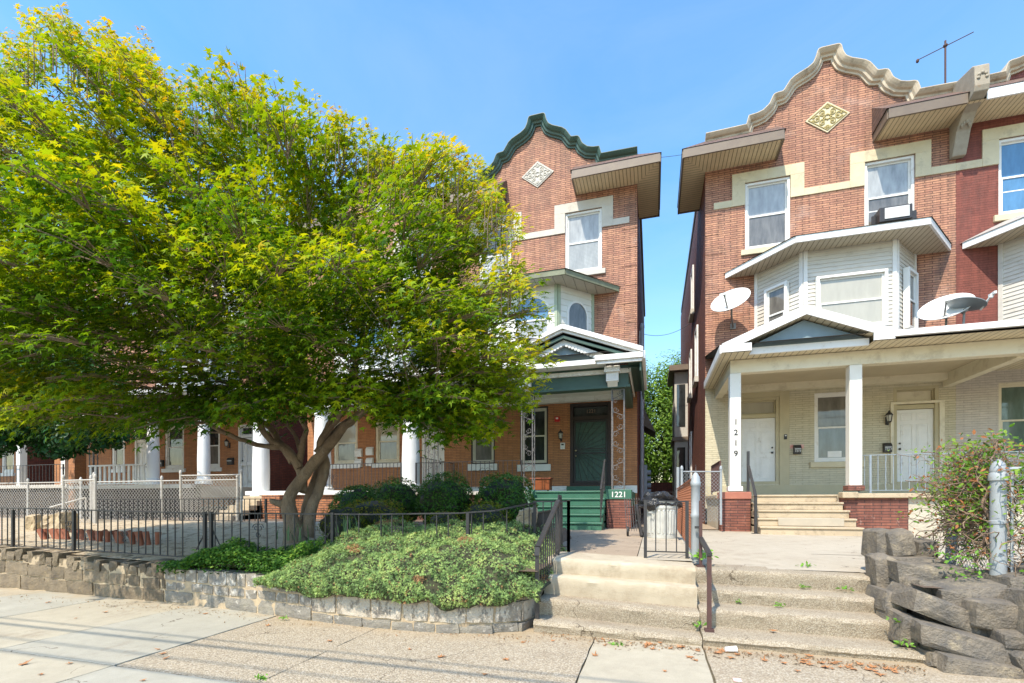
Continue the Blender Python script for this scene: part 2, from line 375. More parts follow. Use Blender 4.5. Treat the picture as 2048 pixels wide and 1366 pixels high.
mBrickK = BRICK('clay_brick', (.60, .24, .10), (.50, .19, .08), (.10, .07, .06), .22, .075, .010, bd=.012)
mStoneY = M('cream_painted_stone', (.64, .56, .37), (.54, .46, .30), 2, .7, bmp=.004, dirt=(.36, .31, .22), dlo=.54, dhi=.75)
mStoneG = M('grey_limestone', (.58, .54, .46), (.48, .44, .38), 3, .8, bmp=.006, dirt=(.22, .19, .16), dlo=.58, dhi=.8)
mCornG = M('green_cornice_paint', (.05, .10, .072), (.038, .078, .058), 3, .45)
mCornT = M('tan_cornice_paint', (.60, .50, .36), (.46, .38, .27), 3, .5, dirt=(.16, .12, .08), dlo=.55, dhi=.8)
mFascB = M('brown_fascia', (.19, .145, .10), (.15, .11, .08), 3, .5)
mFascW = M('white_aluminium_trim', (.80, .79, .76), (.74, .73, .70), 3, .45, dirt=(.5, .45, .38), dlo=.55, dhi=.8)
mWhite = M('white_paint', (.78, .77, .73), (.70, .69, .65), 4, .5, dirt=(.42, .37, .30), dlo=.57, dhi=.75)
mCream = M('cream_paint', (.72, .66, .50), (.64, .58, .43), 2, .55, dirt=(.42, .35, .24), dlo=.54, dhi=.8, dscale=2)
mCreamD = M('tan_casing_paint', (.50, .44, .28), (.42, .37, .24), 3, .6)
mGreen = M('green_porch_paint', (.045, .15, .095), (.035, .12, .075), 4, .5, dirt=(.20, .24, .18), dlo=.62, dhi=.85)
mGreenD = M('dark_green_trim', (.048, .10, .073), (.038, .08, .06), 3, .5)
mBlueG = M('blue_grey_panel', (.21, .28, .31), (.17, .23, .26), 3, .5)
mShing = BRICK('roof_shingles', (.24, .14, .10), (.17, .10, .075), (.06, .045, .04), .25, .12, .008)
mRoofD = M('dark_roofing', (.10, .095, .09), (.07, .065, .06), 4, .9)
mSofX = STRIPE('vented_soffit', (.74, .60, .37), (.26, .20, .12), 0, .115)
mSofY = STRIPE('vented_soffit_side', (.72, .58, .36), (.26, .20, .12), 1, .115)
mSofG = STRIPE('old_board_soffit', (.56, .53, .42), (.20, .18, .14), 0, .30, .05, dirt=(.30, .27, .20))
mSofW = STRIPE('cream_soffit', (.70, .62, .44), (.22, .18, .12), 0, .14, .12)
mSid = M('vinyl_siding', (.60, .565, .50), (.52, .49, .43), 1.5, .5, dirt=(.36, .32, .26), dlo=.55, dhi=.8, stretch=(1, 1, 3))
mSidW = M('white_clapboard', (.70, .70, .64), (.62, .62, .56), 2, .5)
mPaleG = M('pale_green_trim', (.36, .42, .30), (.30, .35, .25), 3, .5)
mIron = M('black_iron', (.022, .022, .024), (.04, .036, .034), 20, .45, spec=.5)
mIronR = M('rusted_iron', (.10, .045, .035), (.06, .032, .028), 14, .75, bmp=.003)
mIronG = M('galvanised_iron', (.30, .34, .37), (.22, .25, .28), 8, .45, metal=.3)
mIronW = M('whitewashed_iron', (.20, .19, .185), (.07, .065, .06), 18, .5)
gBlind = GLASS('blind_behind_glass', (.46, .47, .46), .05, var=.5)
gSlat = GLASS('slatted_blind_behind_glass', (.42, .43, .41), .08, True, var=.45)
gDark = GLASS('dark_glass', (.045, .05, .05), .02, var=.7)
gMid = GLASS('curtained_glass', (.20, .19, .17), .04, var=.6)
gSky = GLASS('painted_sky_glass', (.10, .24, .42), .02, var=.4)  # blue base colour paints in the sky's reflection
gShadeL = GLASS('linen_shade_behind_glass', (.44, .41, .33), .08, var=.15)
gGreenish = GLASS('green_tinted_glass', (.13, .19, .16), .03, var=.5)
W = 16.2

def ring(mb, fr, a0, a1, z0, z1, w_, d0, d1):
    fr.box(mb, a0, a0+w_, d0, d1, z0, z1); fr.box(mb, a1-w_, a1, d0, d1, z0, z1)
    fr.box(mb, a0+w_, a1-w_, d0, d1, z0, z0+w_); fr.box(mb, a0+w_, a1-w_, d0, d1, z1-w_, z1)
def window(root, fr, a0, a1, z0, z1, up=None, lo=None, off=0.0, split=.5, frame=None, sill=None, bars=(), sillw=.12, cas=.075):
    up = up or gBlind; lo = lo or gMid; frame = frame or mWhite
    mb = MB(); ring(mb, fr, a0, a1, z0, z1, cas, off-.17, off-.03); wn = mb.build('window', frame, root, bev=.006)
    b0, b1, y0, y1 = a0+cas, a1-cas, z0+cas, z1-cas; zm = y0+(y1-y0)*split
    sb = MB(); ring(sb, fr, b0, b1, zm-.02, y1, .045, off-.135, off-.10); ring(sb, fr, b0, b1, y0, zm+.02, .05, off-.105, off-.065)
    for bz in bars: fr.box(sb, b0+.045, b1-.045, off-.098, off-.085, bz, bz+.03)
    sb.build('sash', frame, wn)
    p = MB(); fr.box(p, b0+.045, b1-.045, off-.13, off-.12, zm, y1-.045); p.build('pane', up, wn)
    p = MB(); fr.box(p, b0+.05, b1-.05, off-.10, off-.09, y0+.05, zm-.03); p.build('pane', lo, wn)
    if sill:
        p = MB(); fr.box(p, a0-sillw, a1+sillw, off-.03, off+.07, z0-.17, z0-.002); p.build('sill', sill, wn, bev=.01)
    return wn
def paneldoor(root, fr, a0, a1, z0, z1, m, knob=True, label=None, cols=2, hand=1):
    mb = MB(); fr.box(mb, a0, a1, -.14, -.09, z0, z1)
    wd, h = (a1-a0), z1-z0; rows = ((.07, .40), (.46, .80), (.85, .95))
    for r0, r1 in rows:
        for k in range(cols):
            c0 = a0+wd*(.13+k*.42); c1 = c0+wd*.32
            ring(mb, fr, c0, c1, z0+h*r0, z0+h*r1, .02, -.09, -.078)
            fr.box(mb, c0+.045, c1-.045, -.09, -.082, z0+h*r0+.045, z0+h*r1-.045)
    d = mb.build('door', m, root, bev=.004)
    if label: d['label'] = label
    if knob:
        k = MB(); ka = a1-.09 if hand > 0 else a0+.09
        for zz, rr in ((z0+h*.47, .032), (z0+h*.545, .026)): k.ell(fr.pt(ka, -.05, zz), (rr, rr, rr)); 
        k.build('handle', mIron, d, smooth=True)
    return d

def house(name, label, m, xc, dz, wall, porchwall, corn, stone, body=True, upmats=None, blabel=None, group='brick row houses with curved gables', bayr=True, fascia=None, side=None, back=30, porch_y0=1.2, ops=(), sash3=None, eave=True, gable=True):
    root = thing(name, label, 'house', (xc, W, 0), group)
    X = lambda l: xc+m*l
    fr = Fr((xc, W), (m, 0), (0, -1))
    z3 = dz
    # walls -------------------------------------------------------------
    win3 = [(-2.2, -.95, 9.22+z3, 11.3+z3), (.97, 2.2, 9.22+z3, 11.3+z3)]
    mb = MB(); wallgrid(mb, fr, -3.35, 3.15, 5.35, 12.7+z3, win3)
    # curved gable above the eaves
    half = [(3.15, 13.02), (2.17, 13.06), (2.1, 13.36), (1.9, 13.38), (1.72, 13.44), (1.53, 13.6), (1.42, 13.86), (1.17, 13.88), (1.08, 14.02), (.98, 14.17), (.87, 14.26), (.72, 14.33), (.54, 14.41), (.38, 14.52), (.29, 14.7), (.25, 14.9)]
    half = [(p, q-(.17 if q < 13.1 else .22)) for p, q in half]
    prof = [(-3.35, 12.85)]+[(-a, b) for a, b in half[1:]]+[(a, b) for a, b in reversed(half)]
    gp = [(X(-3.35), W, 12.7+z3)]+[(X(a), W, b+z3) for a, b in prof]+[(X(3.15), W, 12.7+z3)]
    # strips so that the outline stays exact
    for (a, b), (c, d) in zip(prof[:-1], prof[1:]):
        if abs(a-c) < 1e-6: continue
        mb.poly([(X(a), W, 12.7+z3), (X(c), W, 12.7+z3), (X(c), W, d+z3), (X(a), W, b+z3)])
        mb.poly([(X(a), W+.3, 12.7+z3), (X(c), W+.3, 12.7+z3), (X(c), W+.3, d+z3), (X(a), W+.3, b+z3)])
        mb.poly([(X(a), W, b+z3), (X(c), W, d+z3), (X(c), W+.3, d+z3), (X(a), W+.3, b+z3)])
    mb.build('upper_wall', wall, root, recalc=False)
    mb = MB(); wallgrid(mb, fr, -3.35, 3.15, porch_y0, 5.35, [o[:4] for o in ops]); mb.build('porch_wall', porchwall, root, recalc=False)
    xo = X(-3.35); xi = X(3.15)
    mb = MB(); bx0, bx1 = sorted((xo, xi)); 
    mb.poly([(xo, W, .3), (xo, back, .3), (xo, back, 12.4+z3), (xo, W, 12.7+z3)]); mb.poly([(xi, W, .3), (xi, back, .3), (xi, back, 12.4+z3), (xi, W, 12.7+z3)])
    mb.poly([(xo, back, .3), (xi, back, .3), (xi, back, 12.4+z3), (xo, back, 12.4+z3)])
    mb.build('side_wall', side or mBrickS, root, recalc=False)
    mb = MB(); mb.add([(xo, W+.3, 12.6+z3), (xi, W+.3, 12.6+z3), (xi, back, 12.4+z3), (xo, back, 12.4+z3)], [(0, 1, 2, 3)])
    mb.poly([(bx0+.05, W+.29, .4), (bx1-.05, W+.29, .4), (bx1-.05, W+.29, 12.6+z3), (bx0+.05, W+.29, 12.7+z3)])
    mb.build('roof', mRoofD, root, recalc=False)
    # raised brick quoins at the outer corner
    mb = MB()
    for k in range(9): fr.box(mb, -3.35, -2.98 if k % 2 else -2.86, 0, .012, 5.5+k*.62, 5.5+k*.62+.31)
    mb.build('quoin', wall, root)
    # gable cornice swept along the profile --------------------------------
    path = [(-3.36, 12.86)]+[(a, b) for a, b in prof[1:-1]]+[(3.15, 12.86)]
    dense = []
    for i in range(len(path)-1):
        a, b = path[i], path[i+1]; n_ = max(1, int(math.dist(a, b)/.05)) if abs(a[0]) < 2.12 else 1
        dense += [(a[0]+(b[0]-a[0])*k/n_, a[1]+(b[1]-a[1])*k/n_) for k in range(n_)]
    dense.append(path[-1])
    for _ in range(1):
        dense = [dense[0]]+[((dense[i-1][0]+2*dense[i][0]+dense[i+1][0])/4, (dense[i-1][1]+2*dense[i][1]+dense[i+1][1])/4) if math.dist(dense[i-1], dense[i+1]) < .12 else dense[i] for i in range(1, len(dense)-1)]+[dense[-1]]
    sec = [(-.19, .0), (-.19, -.05), (-.15, -.06), (-.13, -.12), (-.08, -.14), (-.05, -.20), (-.01, -.24), (.04, -.28), (.06, -.28), (.06, .34), (0, .34)]
    rings = []
    for i, p in enumerate(dense):
        a = dense[max(i-1, 0)]; b = dense[min(i+1, len(dense)-1)]
        t0 = Vector((p[0]-a[0], p[1]-a[1])); t1 = Vector((b[0]-p[0], b[1]-p[1]))
        if t0.length < 1e-6: t0 = t1
        if t1.length < 1e-6: t1 = t0
        t0.normalize(); t1.normalize(); n0 = Vector((-t0.y, t0.x)); n1 = Vector((-t1.y, t1.x)); nn = (n0+n1).normalized(); k = min(1/max(nn.dot(n0), .3), 1.15)
        rings.append([(X(p[0]+nn.x*s_*k), W+y_, p[1]+nn.y*s_*k+z3) for s_, y_ in sec])
    mb = MB(); ns = len(sec); vs = [q for r_ in rings for q in r_]
    mb.add(vs, [(i*ns+k, i*ns+(k+1) % ns, (i+1)*ns+(k+1) % ns, (i+1)*ns+k) for i in range(len(rings)-1) for k in range(ns)]+[tuple(range(ns)), tuple((len(rings)-1)*ns+k for k in range(ns))])
    mb.build('gable_cornice', corn, root)
    # carved diamond tile ---------------------------------------------------
    mb = MB(); c = Vector((X(0.02), W, 12.83+z3)); mb.prism([c+Vector((dx, 0, dz_)) for dx, dz_ in ((-.58, 0), (0, -.46), (.58, 0), (0, .46))], (0, -.03, 0))
    tile = mb.build('diamond_tile', mStoneY if corn is mCornT else mStoneG, root)
    mb = MB()
    for sx in (-1, 1):
        for sz in (-1, 1):
            for cx, cz, rr in ((.27, .0, .085), (.13, .13, .075), (0.02, .26, .06), (.13, -.13, .07), (.38, .03, .04)):
                pth = [(c.x+sx*(cx+rr*(1-t/14)*math.cos(t*.62)), W-.035, c.z+sz*(cz+.02+rr*(1-t/14)*math.sin(t*.62))) for t in range(12)]
                mb.tube(pth, .017, 6)
    for q in range(8):
        a = q*math.pi/4; mb.ell((c.x+.09*math.cos(a), W-.04, c.z+.07*math.sin(a)), (.035, .02, .03), 8, 5)
    e = [(-.5, 0), (0, -.39), (.5, 0), (0, .39)]
    for k in range(4): p0, p1 = e[k], e[(k+1) % 4]; mb.bar((c.x+p0[0], W-.035, c.z+p0[1]), (c.x+p1[0], W-.035, c.z+p1[1]), .025, .02)
    mb.build('scrollwork', M('ochre_scrollwork', (.42, .34, .13), (.33, .26, .10), 6, .7) if corn is mCornT else mStoneG, tile)
    # stone heads and belt ------------------------------------------------------
    mb = MB(); zb0, zb1, zt = 10.62+z3, 10.83+z3, 11.62+z3
    for a0, a1, _, zh in win3:
        fr.box(mb, a0-.37, a0, -.02, .035, zb0, zh); fr.box(mb, a1, a1+.37, -.02, .035, zb0, zh); fr.box(mb, a0-.37, a1+.37, -.02, .035, zh, zt)
    for a0, a1 in ((-3.1, win3[0][0]-.37), (win3[0][1]+.37, win3[1][0]-.37), (win3[1][1]+.37, 3.15)): fr.box(mb, a0, a1, -.02, .03, zb0, zb1)
    mb.build('stone_band', stone, root, bev=.006)
    for k, (a0, a1, z0, z1) in enumerate(win3):
        um = (upmats or [(gBlind, gBlind), (gBlind, gSlat)])[k]
        window(root, fr, a0, a1, z0, z1, um[0], um[1], sill=stone, bars=((z0+.62*(z1-z0)*.5,) if k else ()))
    # eaves ---------------------------------------------------------------------
    if eave:
        fm = fascia or mFascB; zs = 11.87+z3; yf = 15.3
        e1 = MB()                                   # outer eave, wraps the corner
        e1.poly([(X(-1.35), yf, zs), (X(-4.03), yf, zs), (X(-3.35), W, zs), (X(-1.35), W, zs)])
        s1 = e1.build('soffit', mSofX, root, recalc=False)
        e2 = MB(); e2.poly([(X(-4.03), yf, zs), (X(-4.03), 18.2, zs), (X(-3.35), 18.2, zs), (X(-3.35), W, zs)]); e2.build('soffit', mSofY, root, recalc=False)
        f = MB()
        def fbar(p, q, t=.05):
            f.bar((p[0], p[1], zs+.10), (q[0], q[1], zs+.10), t, .26)
        fbar((X(-1.33), yf), (X(-4.06), yf)); fbar((X(-4.06), yf), (X(-4.06), 18.25)); fbar((X(-1.33), yf+.02), (X(-1.33), W)); fbar((X(-4.04), 18.22), (X(-3.35), 18.22))
        fbar((X(1.2), yf), (X(3.15-.2), yf)); fbar((X(1.2), yf+.02), (X(1.2), W))
        f.build('fascia', fm, root)
        r = MB(); A = (X(-1.28), 15.26, zs+.235); B = (X(-4.1), 15.26, zs+.235); C_ = (X(-4.1), 18.28, zs+.235); D = (X(-3.35), 18.28, zs+.75); E_ = (X(-3.35), W, zs+.98); F_ = (X(-1.28), W, zs+.98)
        r.poly([A, B, E_, F_]); r.poly([B, C_, D, E_]); r.poly([A, F_, (X(-1.28), W, zs+.2)]); r.poly([C_, D, (X(-3.35), 18.28, zs+.2)])
        A = (X(1.15), 15.26, zs+.235); B = (X(3.15), 15.26, zs+.235); E_ = (X(3.15), W, zs+.98); F_ = (X(1.15), W, zs+.98)
        r.poly([A, B, E_, F_]); r.poly([A, F_, (X(1.15), W, zs+.2)])
        r.build('eave_roof', mShing, root, recalc=False)
        e3 = MB(); e3.poly([(X(1.22), yf, zs), (X(3.15), yf, zs), (X(3.15), W, zs), (X(1.22), W, zs)]); e3.build('soffit', mSofX, root, recalc=False)
    return root, fr, X

def bay(root, X, m, z0=5.6, ztop=8.42, siding=None, roofm=None, sof=None, arch=False, trim=None, step=.11, fas=None):
    pts = [(-1.92, W), (-.9, 15.1), (1.3, 15.1), (2.2, W)]
    pts = [(X(a), y) for a, y in pts]
    c = MB(); c.prism([(a, y, z0) for a, y in pts], (0, 0, ztop-z0)); core = c.build('bay_window', siding, root)
    frs = []
    for k in range(3):
        a, b = Vector(pts[k]), Vector(pts[k+1]); u = (b-a).normalized(); n = Vector((u.y, -u.x))
        if n.y > 0: n = -n
        frs.append((Fr(a, u, n), (b-a).length))
    sb = MB(); z = z0
    while z < ztop-.02:
        for fr, ln in frs:
            zt = min(z+step, ztop)
            v = [fr.pt(0, .022, z), fr.pt(ln, .022, z), fr.pt(ln, .004, zt), fr.pt(0, .004, zt), fr.pt(0, 0, z), fr.pt(ln, 0, z)]
            sb.add(v, [(0, 1, 2, 3), (4, 5, 1, 0)])
        z += step
    sb.build('siding', siding, core, recalc=False)
    t = MB()
    for k, (fr, ln) in enumerate(frs):
        for e in ((0, .1), (ln-.1, ln)): 
            if k == 1 or (k == 0 and e[0] == 0) or (k == 2 and e[0] > 0) or True: fr.box(t, e[0], e[1], -.01, .04, z0, ztop)
    t.build('corner_trim', trim or siding, core, bev=.005)
    # roof
    q = [(X(-2.75), W), (X(-1.25), 14.5), (X(1.75), 14.5), (X(3.0), W)]
    s_ = MB(); s_.poly([(a, y, ztop) for a, y in q]); s_.build('soffit', sof, core, recalc=False)
    f = MB()
    for k in range(3): f.bar((q[k][0], q[k][1]-.01*k, ztop+.08), (q[k+1][0], q[k+1][1]-.01*k, ztop+.08), .05, .17)
    f.build('fascia', fas or mFascW, core)
    r = MB(); top = [(X(-1.8), W, ztop+.62), (X(2.1), W, ztop+.62)]; zz = ztop+.17
    g = [(X(-2.82), W-.01, zz), (X(-1.28), 14.44, zz), (X(1.78), 14.44, zz), (X(3.07), W-.01, zz)]
    r.poly([g[0], g[1], top[0]]); r.poly([g[1], g[2], top[1], top[0]]); r.poly([g[2], g[3], top[1]])
    r.build('bay_roof', roofm or mRoofD, core, recalc=False)
    return core, frs

def archpts(fr, a0, a1, z0, zs, zt, d, n=14):
    c = (a0+a1)/2; rx = (a1-a0)/2; rz = zt-zs
    return [fr.pt(a0, d, z0), fr.pt(a1, d, z0)]+[fr.pt(c+rx*math.cos(math.pi*k/n), d, zs+rz*math.sin(math.pi*k/n)) for k in range(n+1)]
def archwindow(core, fr, a0, a1, z0, zs, zt, up, lo, frame, zm):
    o = archpts(fr, a0, a1, z0, zs, zt, .05); i = archpts(fr, a0+.07, a1-.07, z0+.07, zs, zt-.07, .05); n = len(o)
    mb = MB(); ob = [p-fr.n*.06 for p in o]; ib = [p-fr.n*.06 for p in i]
    mb.add(o+i+ob+ib, [(k, (k+1) % n, n+(k+1) % n, n+k) for k in range(n)]+[(k, (k+1) % n, 2*n+(k+1) % n, 2*n+k) for k in range(n)]+[(n+k, n+(k+1) % n, 3*n+(k+1) % n, 3*n+k) for k in range(n)])
    wn = mb.build('window_frame', frame, core)
    g = MB(); g.poly([p-fr.n*.02 for p in archpts(fr, a0+.07, a1-.07, zm, zs, zt-.07, .05)]); g.build('upper_pane', up, core)
    g = MB(); fr.box(g, a0+.12, a1-.12, .03, .034, z0+.12, zm-.05); g.build('lower_pane', lo, core)
    g = MB(); ring(g, fr, a0+.07, a1-.07, z0+.07, zm, .05, .03, .06); g.build('sash', frame, core)
    return wn
def bracket(root, x, m=None):       # scroll corbel at a party line
    mb = MB(); pr = [(16.2, 10.95), (16.05, 10.95), (15.95, 11.2), (15.85, 11.5), (15.6, 11.8), (15.3, 11.9), (15.12, 11.98), (15.08, 12.1), (15.1, 12.62), (15.2, 12.7), (16.2, 12.95)]
    mb.prism([(x-.16, y, z) for y, z in pr], (.32, 0, 0)); b = mb.build('corbel', m or mStoneG, root, bev=.02)
    s_ = MB()
    for k in range(5):
        a = (k-2)*.5; s_.ell((x+.1*math.sin(a), 15.73+.04*abs(a), 11.55-.05+.16*math.cos(a)), (.035, .05, .08), 8, 6)
        s_.ell((x+.09*math.sin(a*1.8), 15.07, 12.32+.1*math.cos(a*1.8)), (.04, .02, .04), 8, 5)
    s_.build('carved_leaf', m or mStoneG, b, smooth=True)
def scroll(mb, x, y, z, r, turns=1.4, sx=1, sz=1, th=.008, ph=0, axis='x'):
    n = 18; p = []
    for t in range(n):
        a = ph+t/n*turns*2*math.pi; q = r*(1-.8*t/n)
        dx, dz_ = sx*q*math.cos(a), sz*q*math.sin(a)
        p.append((x+dx, y, z+dz_) if axis == 'x' else (x, y+dx, z+dz_))
    mb.tube(p, th, 5)
def ironpost(root, x, y, z0, z1, m, w_=.34, name='iron_post'):
    mb = MB()
    for a in (-w_/2, w_/2): mb.box(x+a-.014, x+a+.014, y-.014, y+.014, z0, z1)
    for yy in (y+w_*.8,): 
        for a in (-w_/2, w_/2): mb.box(x+a-.014, x+a+.014, yy-.014, yy+.014, z0, z1)
    n = int((z1-z0)/.42); h = (z1-z0)/n
    for k in range(n):
        zc = z0+h*(k+.5); sgn = 1 if k % 2 else -1
        scroll(mb, x-sgn*.06, y, zc-h*.22, .085, 1.3, sgn, 1, .007, 0); scroll(mb, x+sgn*.06, y, zc+h*.24, .085, 1.3, -sgn, -1, .007, 0)
        mb.tube([(x-sgn*.13, y, zc-h*.1), (x+sgn*.13, y, zc+h*.12)], .007, 5)
        scroll(mb, x+w_/2, y+w_*.4-.05*sgn, zc, .09, 1.3, sgn, 1, .007, 0, 'y')
    for z in (z0+.03, z1-.04): mb.box(x-w_/2, x+w_/2, y-.008, y+.008, z-.01, z+.01)
    return mb.build(name, m, root, recalc=False)
def railing(name, pts, h, m, parent=None, sp=.13, tag_=None, toph=.03, posts=True, base=.08, twist=False, scrolls=(), loc=None, thick=.014):
    # pts: (x, y, zbase) corners; square pickets under a flat rail
    mb = MB(); 
    for p, q in zip(pts[:-1], pts[1:]):
        p = Vector(p); q = Vector(q); L_ = (Vector((q.x, q.y, 0))-Vector((p.x, p.y, 0))).length
        mb.bar(p+Vector((0, 0, h)), q+Vector((0, 0, h)), toph*1.2, toph*.6); mb.bar(p+Vector((0, 0, base)), q+Vector((0, 0, base)), toph*.7, toph*.5)
        n = max(1, round(L_/sp))
        for k in range(1, n):
            c = p.lerp(q, k/n)
            if twist and k % 2 == 0:
                for s_ in range(0, 24):
                    z = base+(h-base)*s_/24; a = s_*.9; mb.box(c.x-.008+.004*math.cos(a), c.x+.008+.004*math.cos(a), c.y-.008+.004*math.sin(a), c.y+.008+.004*math.sin(a), c.z+z, c.z+z+(h-base)/24)
            else: mb.box(c.x-thick/2, c.x+thick/2, c.y-thick/2, c.y+thick/2, c.z+base, c.z+h)
    if posts:
        for p in pts: mb.box(p[0]-.02, p[0]+.02, p[1]-.02, p[1]+.02, p[2], p[2]+h+.01)
    for (x, y, z, r) in scrolls:
        scroll(mb, x-r*.6, y-.01, z, r, 1.4, -1, 1, .006); scroll(mb, x+r*.6, y-.01, z, r, 1.4, 1, 1, .006); scroll(mb, x, y-.01, z-r*1.6, r*.8, 1.3, 1, -1, .006)
    o = mb.build(name, m, parent, recalc=False, loc=pts[0] if parent is None else None)
    return o
# ================================================================= the ground, first as one sheet
m_ = M('distant_ground', (.20, .19, .16), (.15, .15, .11), .4, .95)
mb = MB(); mb.poly([(-900, -900, -.06), (900, -900, -.06), (900, 900, -.06), (-900, 900, -.06)]); struct(mb.build('ground', m_))
# ================================================================= house 1219 (tan cornice, cream porch)
ops19 = [(-2.4, -1.25, 1.95, 4.62), (-.31, .85, 2.6, 4.66), (1.68, 2.76, 1.9, 4.7)]
H19, fr, X = house('row_house', 'brick house with tan curved gable and cream porch, pillar numbered 1219', 1, 4.95, 0, mBrickR, mBrickC, mCornT, mStoneY, ops=ops19, upmats=[(gBlind, gMid), (gBlind, gMid)])
bracket(H19, 8.1, M('weathered_corbel', (.38, .33, .25), (.28, .24, .18), 5, .8, dirt=(.3, .16, .08), dlo=.6, dhi=.8))
core, frs = bay(H19, X, 1, siding=mSid, sof=STRIPE('bay_soffit', (.60, .52, .38), (.22, .18, .12), 0, .13), trim=M('white_corner_trim', (.74, .72, .68)))
f0, l0 = frs[0]; f1, l1 = frs[1]; f2, l2 = frs[2]
window(core, f1, .28, 1.95, 6.1, 7.62, gShadeL, gShadeL, off=.2, frame=mWhite)
window(core, f0, .42, 1.12, 6.1, 7.75, gMid, gMid, off=.2); window(core, f2, .38, 1.1, 6.1, 7.75, gMid, gDark, off=.2)
# porch roof with pediment
PR = MB(); yE = 12.45
PR.poly([(1.55, yE, 5.2), (8.1, yE, 5.2), (8.1, W, 6.0), (1.55, W, 6.0)]); PR.poly([(1.55, yE, 5.2), (3.4, yE, 5.9), (3.4, W, 5.98), (1.6, W, 5.95)]); PR.poly([(5.1, yE, 5.2), (3.4, yE, 5.9), (3.4, W, 5.98), (5.1, W, 5.95)])
pr = PR.build('porch_roof', mRoofD, H19, recalc=False)
mb = MB()
def rake(mb, p, q, y0, y1, h):
    v = [(p[0], y, p[1]+d) for y in (y0, y1) for d in (0, -h)]+[(q[0], y, q[1]+d) for y in (y0, y1) for d in (0, -h)]
    mb.add(v, [(0, 1, 5, 4), (2, 6, 7, 3), (0, 4, 6, 2), (1, 3, 7, 5), (0, 2, 3, 1), (4, 5, 7, 6)])
rake(mb, (1.6, 5.22), (3.4, 5.95), yE-.04, yE, .21); rake(mb, (3.4, 5.95), (5.12, 5.22), yE-.04, yE, .21)
mb.box(1.6, 2.25, yE-.045, yE, 5.01, 5.19); mb.box(4.72, 5.12, yE-.045, yE, 5.01, 5.19)
mb.box(2.25, 4.72, 12.66, 12.72, 4.98, 5.14)
mb.bar((1.58, yE, 5.1), (1.58, W, 5.1), .05, .2); mb.bar((5.1, yE-.02, 5.12), (8.1, yE-.02, 5.12), .1, .13)
mb.build('fascia', mFascW, pr)
mb = MB(); mb.poly([(2.15, 12.7, 5.14), (4.72, 12.7, 5.14), (3.42, 12.7, 5.70)]); mb.build('tympanum', mBlueG, pr)
mb = MB(); mb.poly([(1.6, yE, 5.02), (3.4, yE, 5.74), (3.4, 13.06, 5.74), (1.6, 13.06, 5.02)]); mb.poly([(5.12, yE, 5.02), (3.4, yE, 5.74), (3.4, 13.06, 5.74), (5.12, 13.06, 5.02)])
mb.poly([(1.6, yE, 5.0), (2.25, yE, 5.0), (2.25, 13.3, 5.0), (1.6, 13.3, 5.0)]); mb.poly([(2.25, 12.67, 5.0), (4.72, 12.67, 5.0), (4.72, 13.3, 5.0), (2.25, 13.3, 5.0)]); mb.poly([(4.72, yE, 5.0), (8.1, yE, 5.0), (8.1, 13.3, 5.0), (4.72, 13.3, 5.0)]); 
mb.poly([(1.6, 13.3, 5.0), (1.88, 13.3, 5.0), (1.88, W, 5.0), (1.6, W, 5.0)])
mb.build('soffit', mSofW, pr, recalc=False)
mb = MB(); mb.box(1.88, 8.1, 13.1, 13.35, 4.66, 4.99); mb.box(1.88, 2.1, 13.35, 16.19, 4.66, 4.99); mb.box(7.78, 8.0, 13.35, 16.19, 4.62, 4.985)
mb.box(2.1, 7.78, 15.9, 16.19, 4.78, 4.985)
mb.build('beam', mCream, pr, bev=.01)
mb = MB(); mb.poly([(2.1, 13.35, 4.97), (7.8, 13.35, 4.97), (7.8, W, 4.97), (2.1, W, 4.97)]); mb.build('porch_ceiling', M('porch_ceiling_paint', (.52, .45, .31), (.45, .38, .26), 1.5, .6), pr, recalc=False)
for x in (2.0, 4.61):
    mb = MB(); mb.box(x-.13, x+.13, 13.08, 13.34, 1.75 if x < 3 else 1.8, 4.655); c_ = mb.build('porch_pillar', M('white_pillar_paint', (.80, .77, .69), (.74, .71, .63), 3, .5, dirt=(.46, .40, .30), dlo=.58, dhi=.78, dscale=2), H19, bev=.012)
    mb = MB(); mb.box(x-.17, x+.17, 13.04, 13.38, 1.68, 1.80); mb.build('pillar_base', mWhite if x < 3 else mBrickB, c_, bev=.01)
    if x < 3:
        for k, ch in enumerate('1219'): text('house_number', ch, .20, (x+.01, 13.075, 3.42-.265*k), mIron, c_, ext=.006)
# doors, windows, casings
def doorway(root, fr, a0, a1, z0, zd, zt, m, door_m, casw=.0, trans=gShadeL, tl=None):
    mb = MB(); ring(mb, fr, a0, a1, z0, zt, .09, -.2, .0); fr.box(mb, a0+.09, a1-.09, -.19, -.03, zd, zd+.12)
    ring(mb, fr, a0+.09, a1-.09, zd+.12, zt-.09, .035, -.17, -.08)
    cs = mb.build('door_frame', m, root, bev=.006)
    mb = MB(); fr.box(mb, a0+.12, a1-.12, -.16, -.14, zd+.15, zt-.12); mb.build('transom', trans, cs)
    return cs
doorway(H19, fr, -2.4, -1.25, 1.95, 4.0, 4.62, mCreamD, None)
paneldoor(H19, fr, -2.31, -1.34, 1.97, 3.995, mWhite, hand=1)
mb = MB(); fr.box(mb, -1.25, -.98, -.01, .03, 1.75, 4.78); fr.box(mb, -2.5, -1.25, -.01, .03, 4.62, 4.78); mb.build('door_casing', mCreamD, H19, bev=.006)
mb = MB(); fr.box(mb, -3.3, 3.15, -.01, .05, 1.6, 1.92); mb.build('wall_base', mCreamD, H19, bev=.01)
doorway(H19, fr, 1.68, 2.76, 1.9, 4.06, 4.7, mCreamD, None, trans=mCream)
paneldoor(H19, fr, 1.77, 2.67, 1.93, 4.05, mWhite, hand=-1)
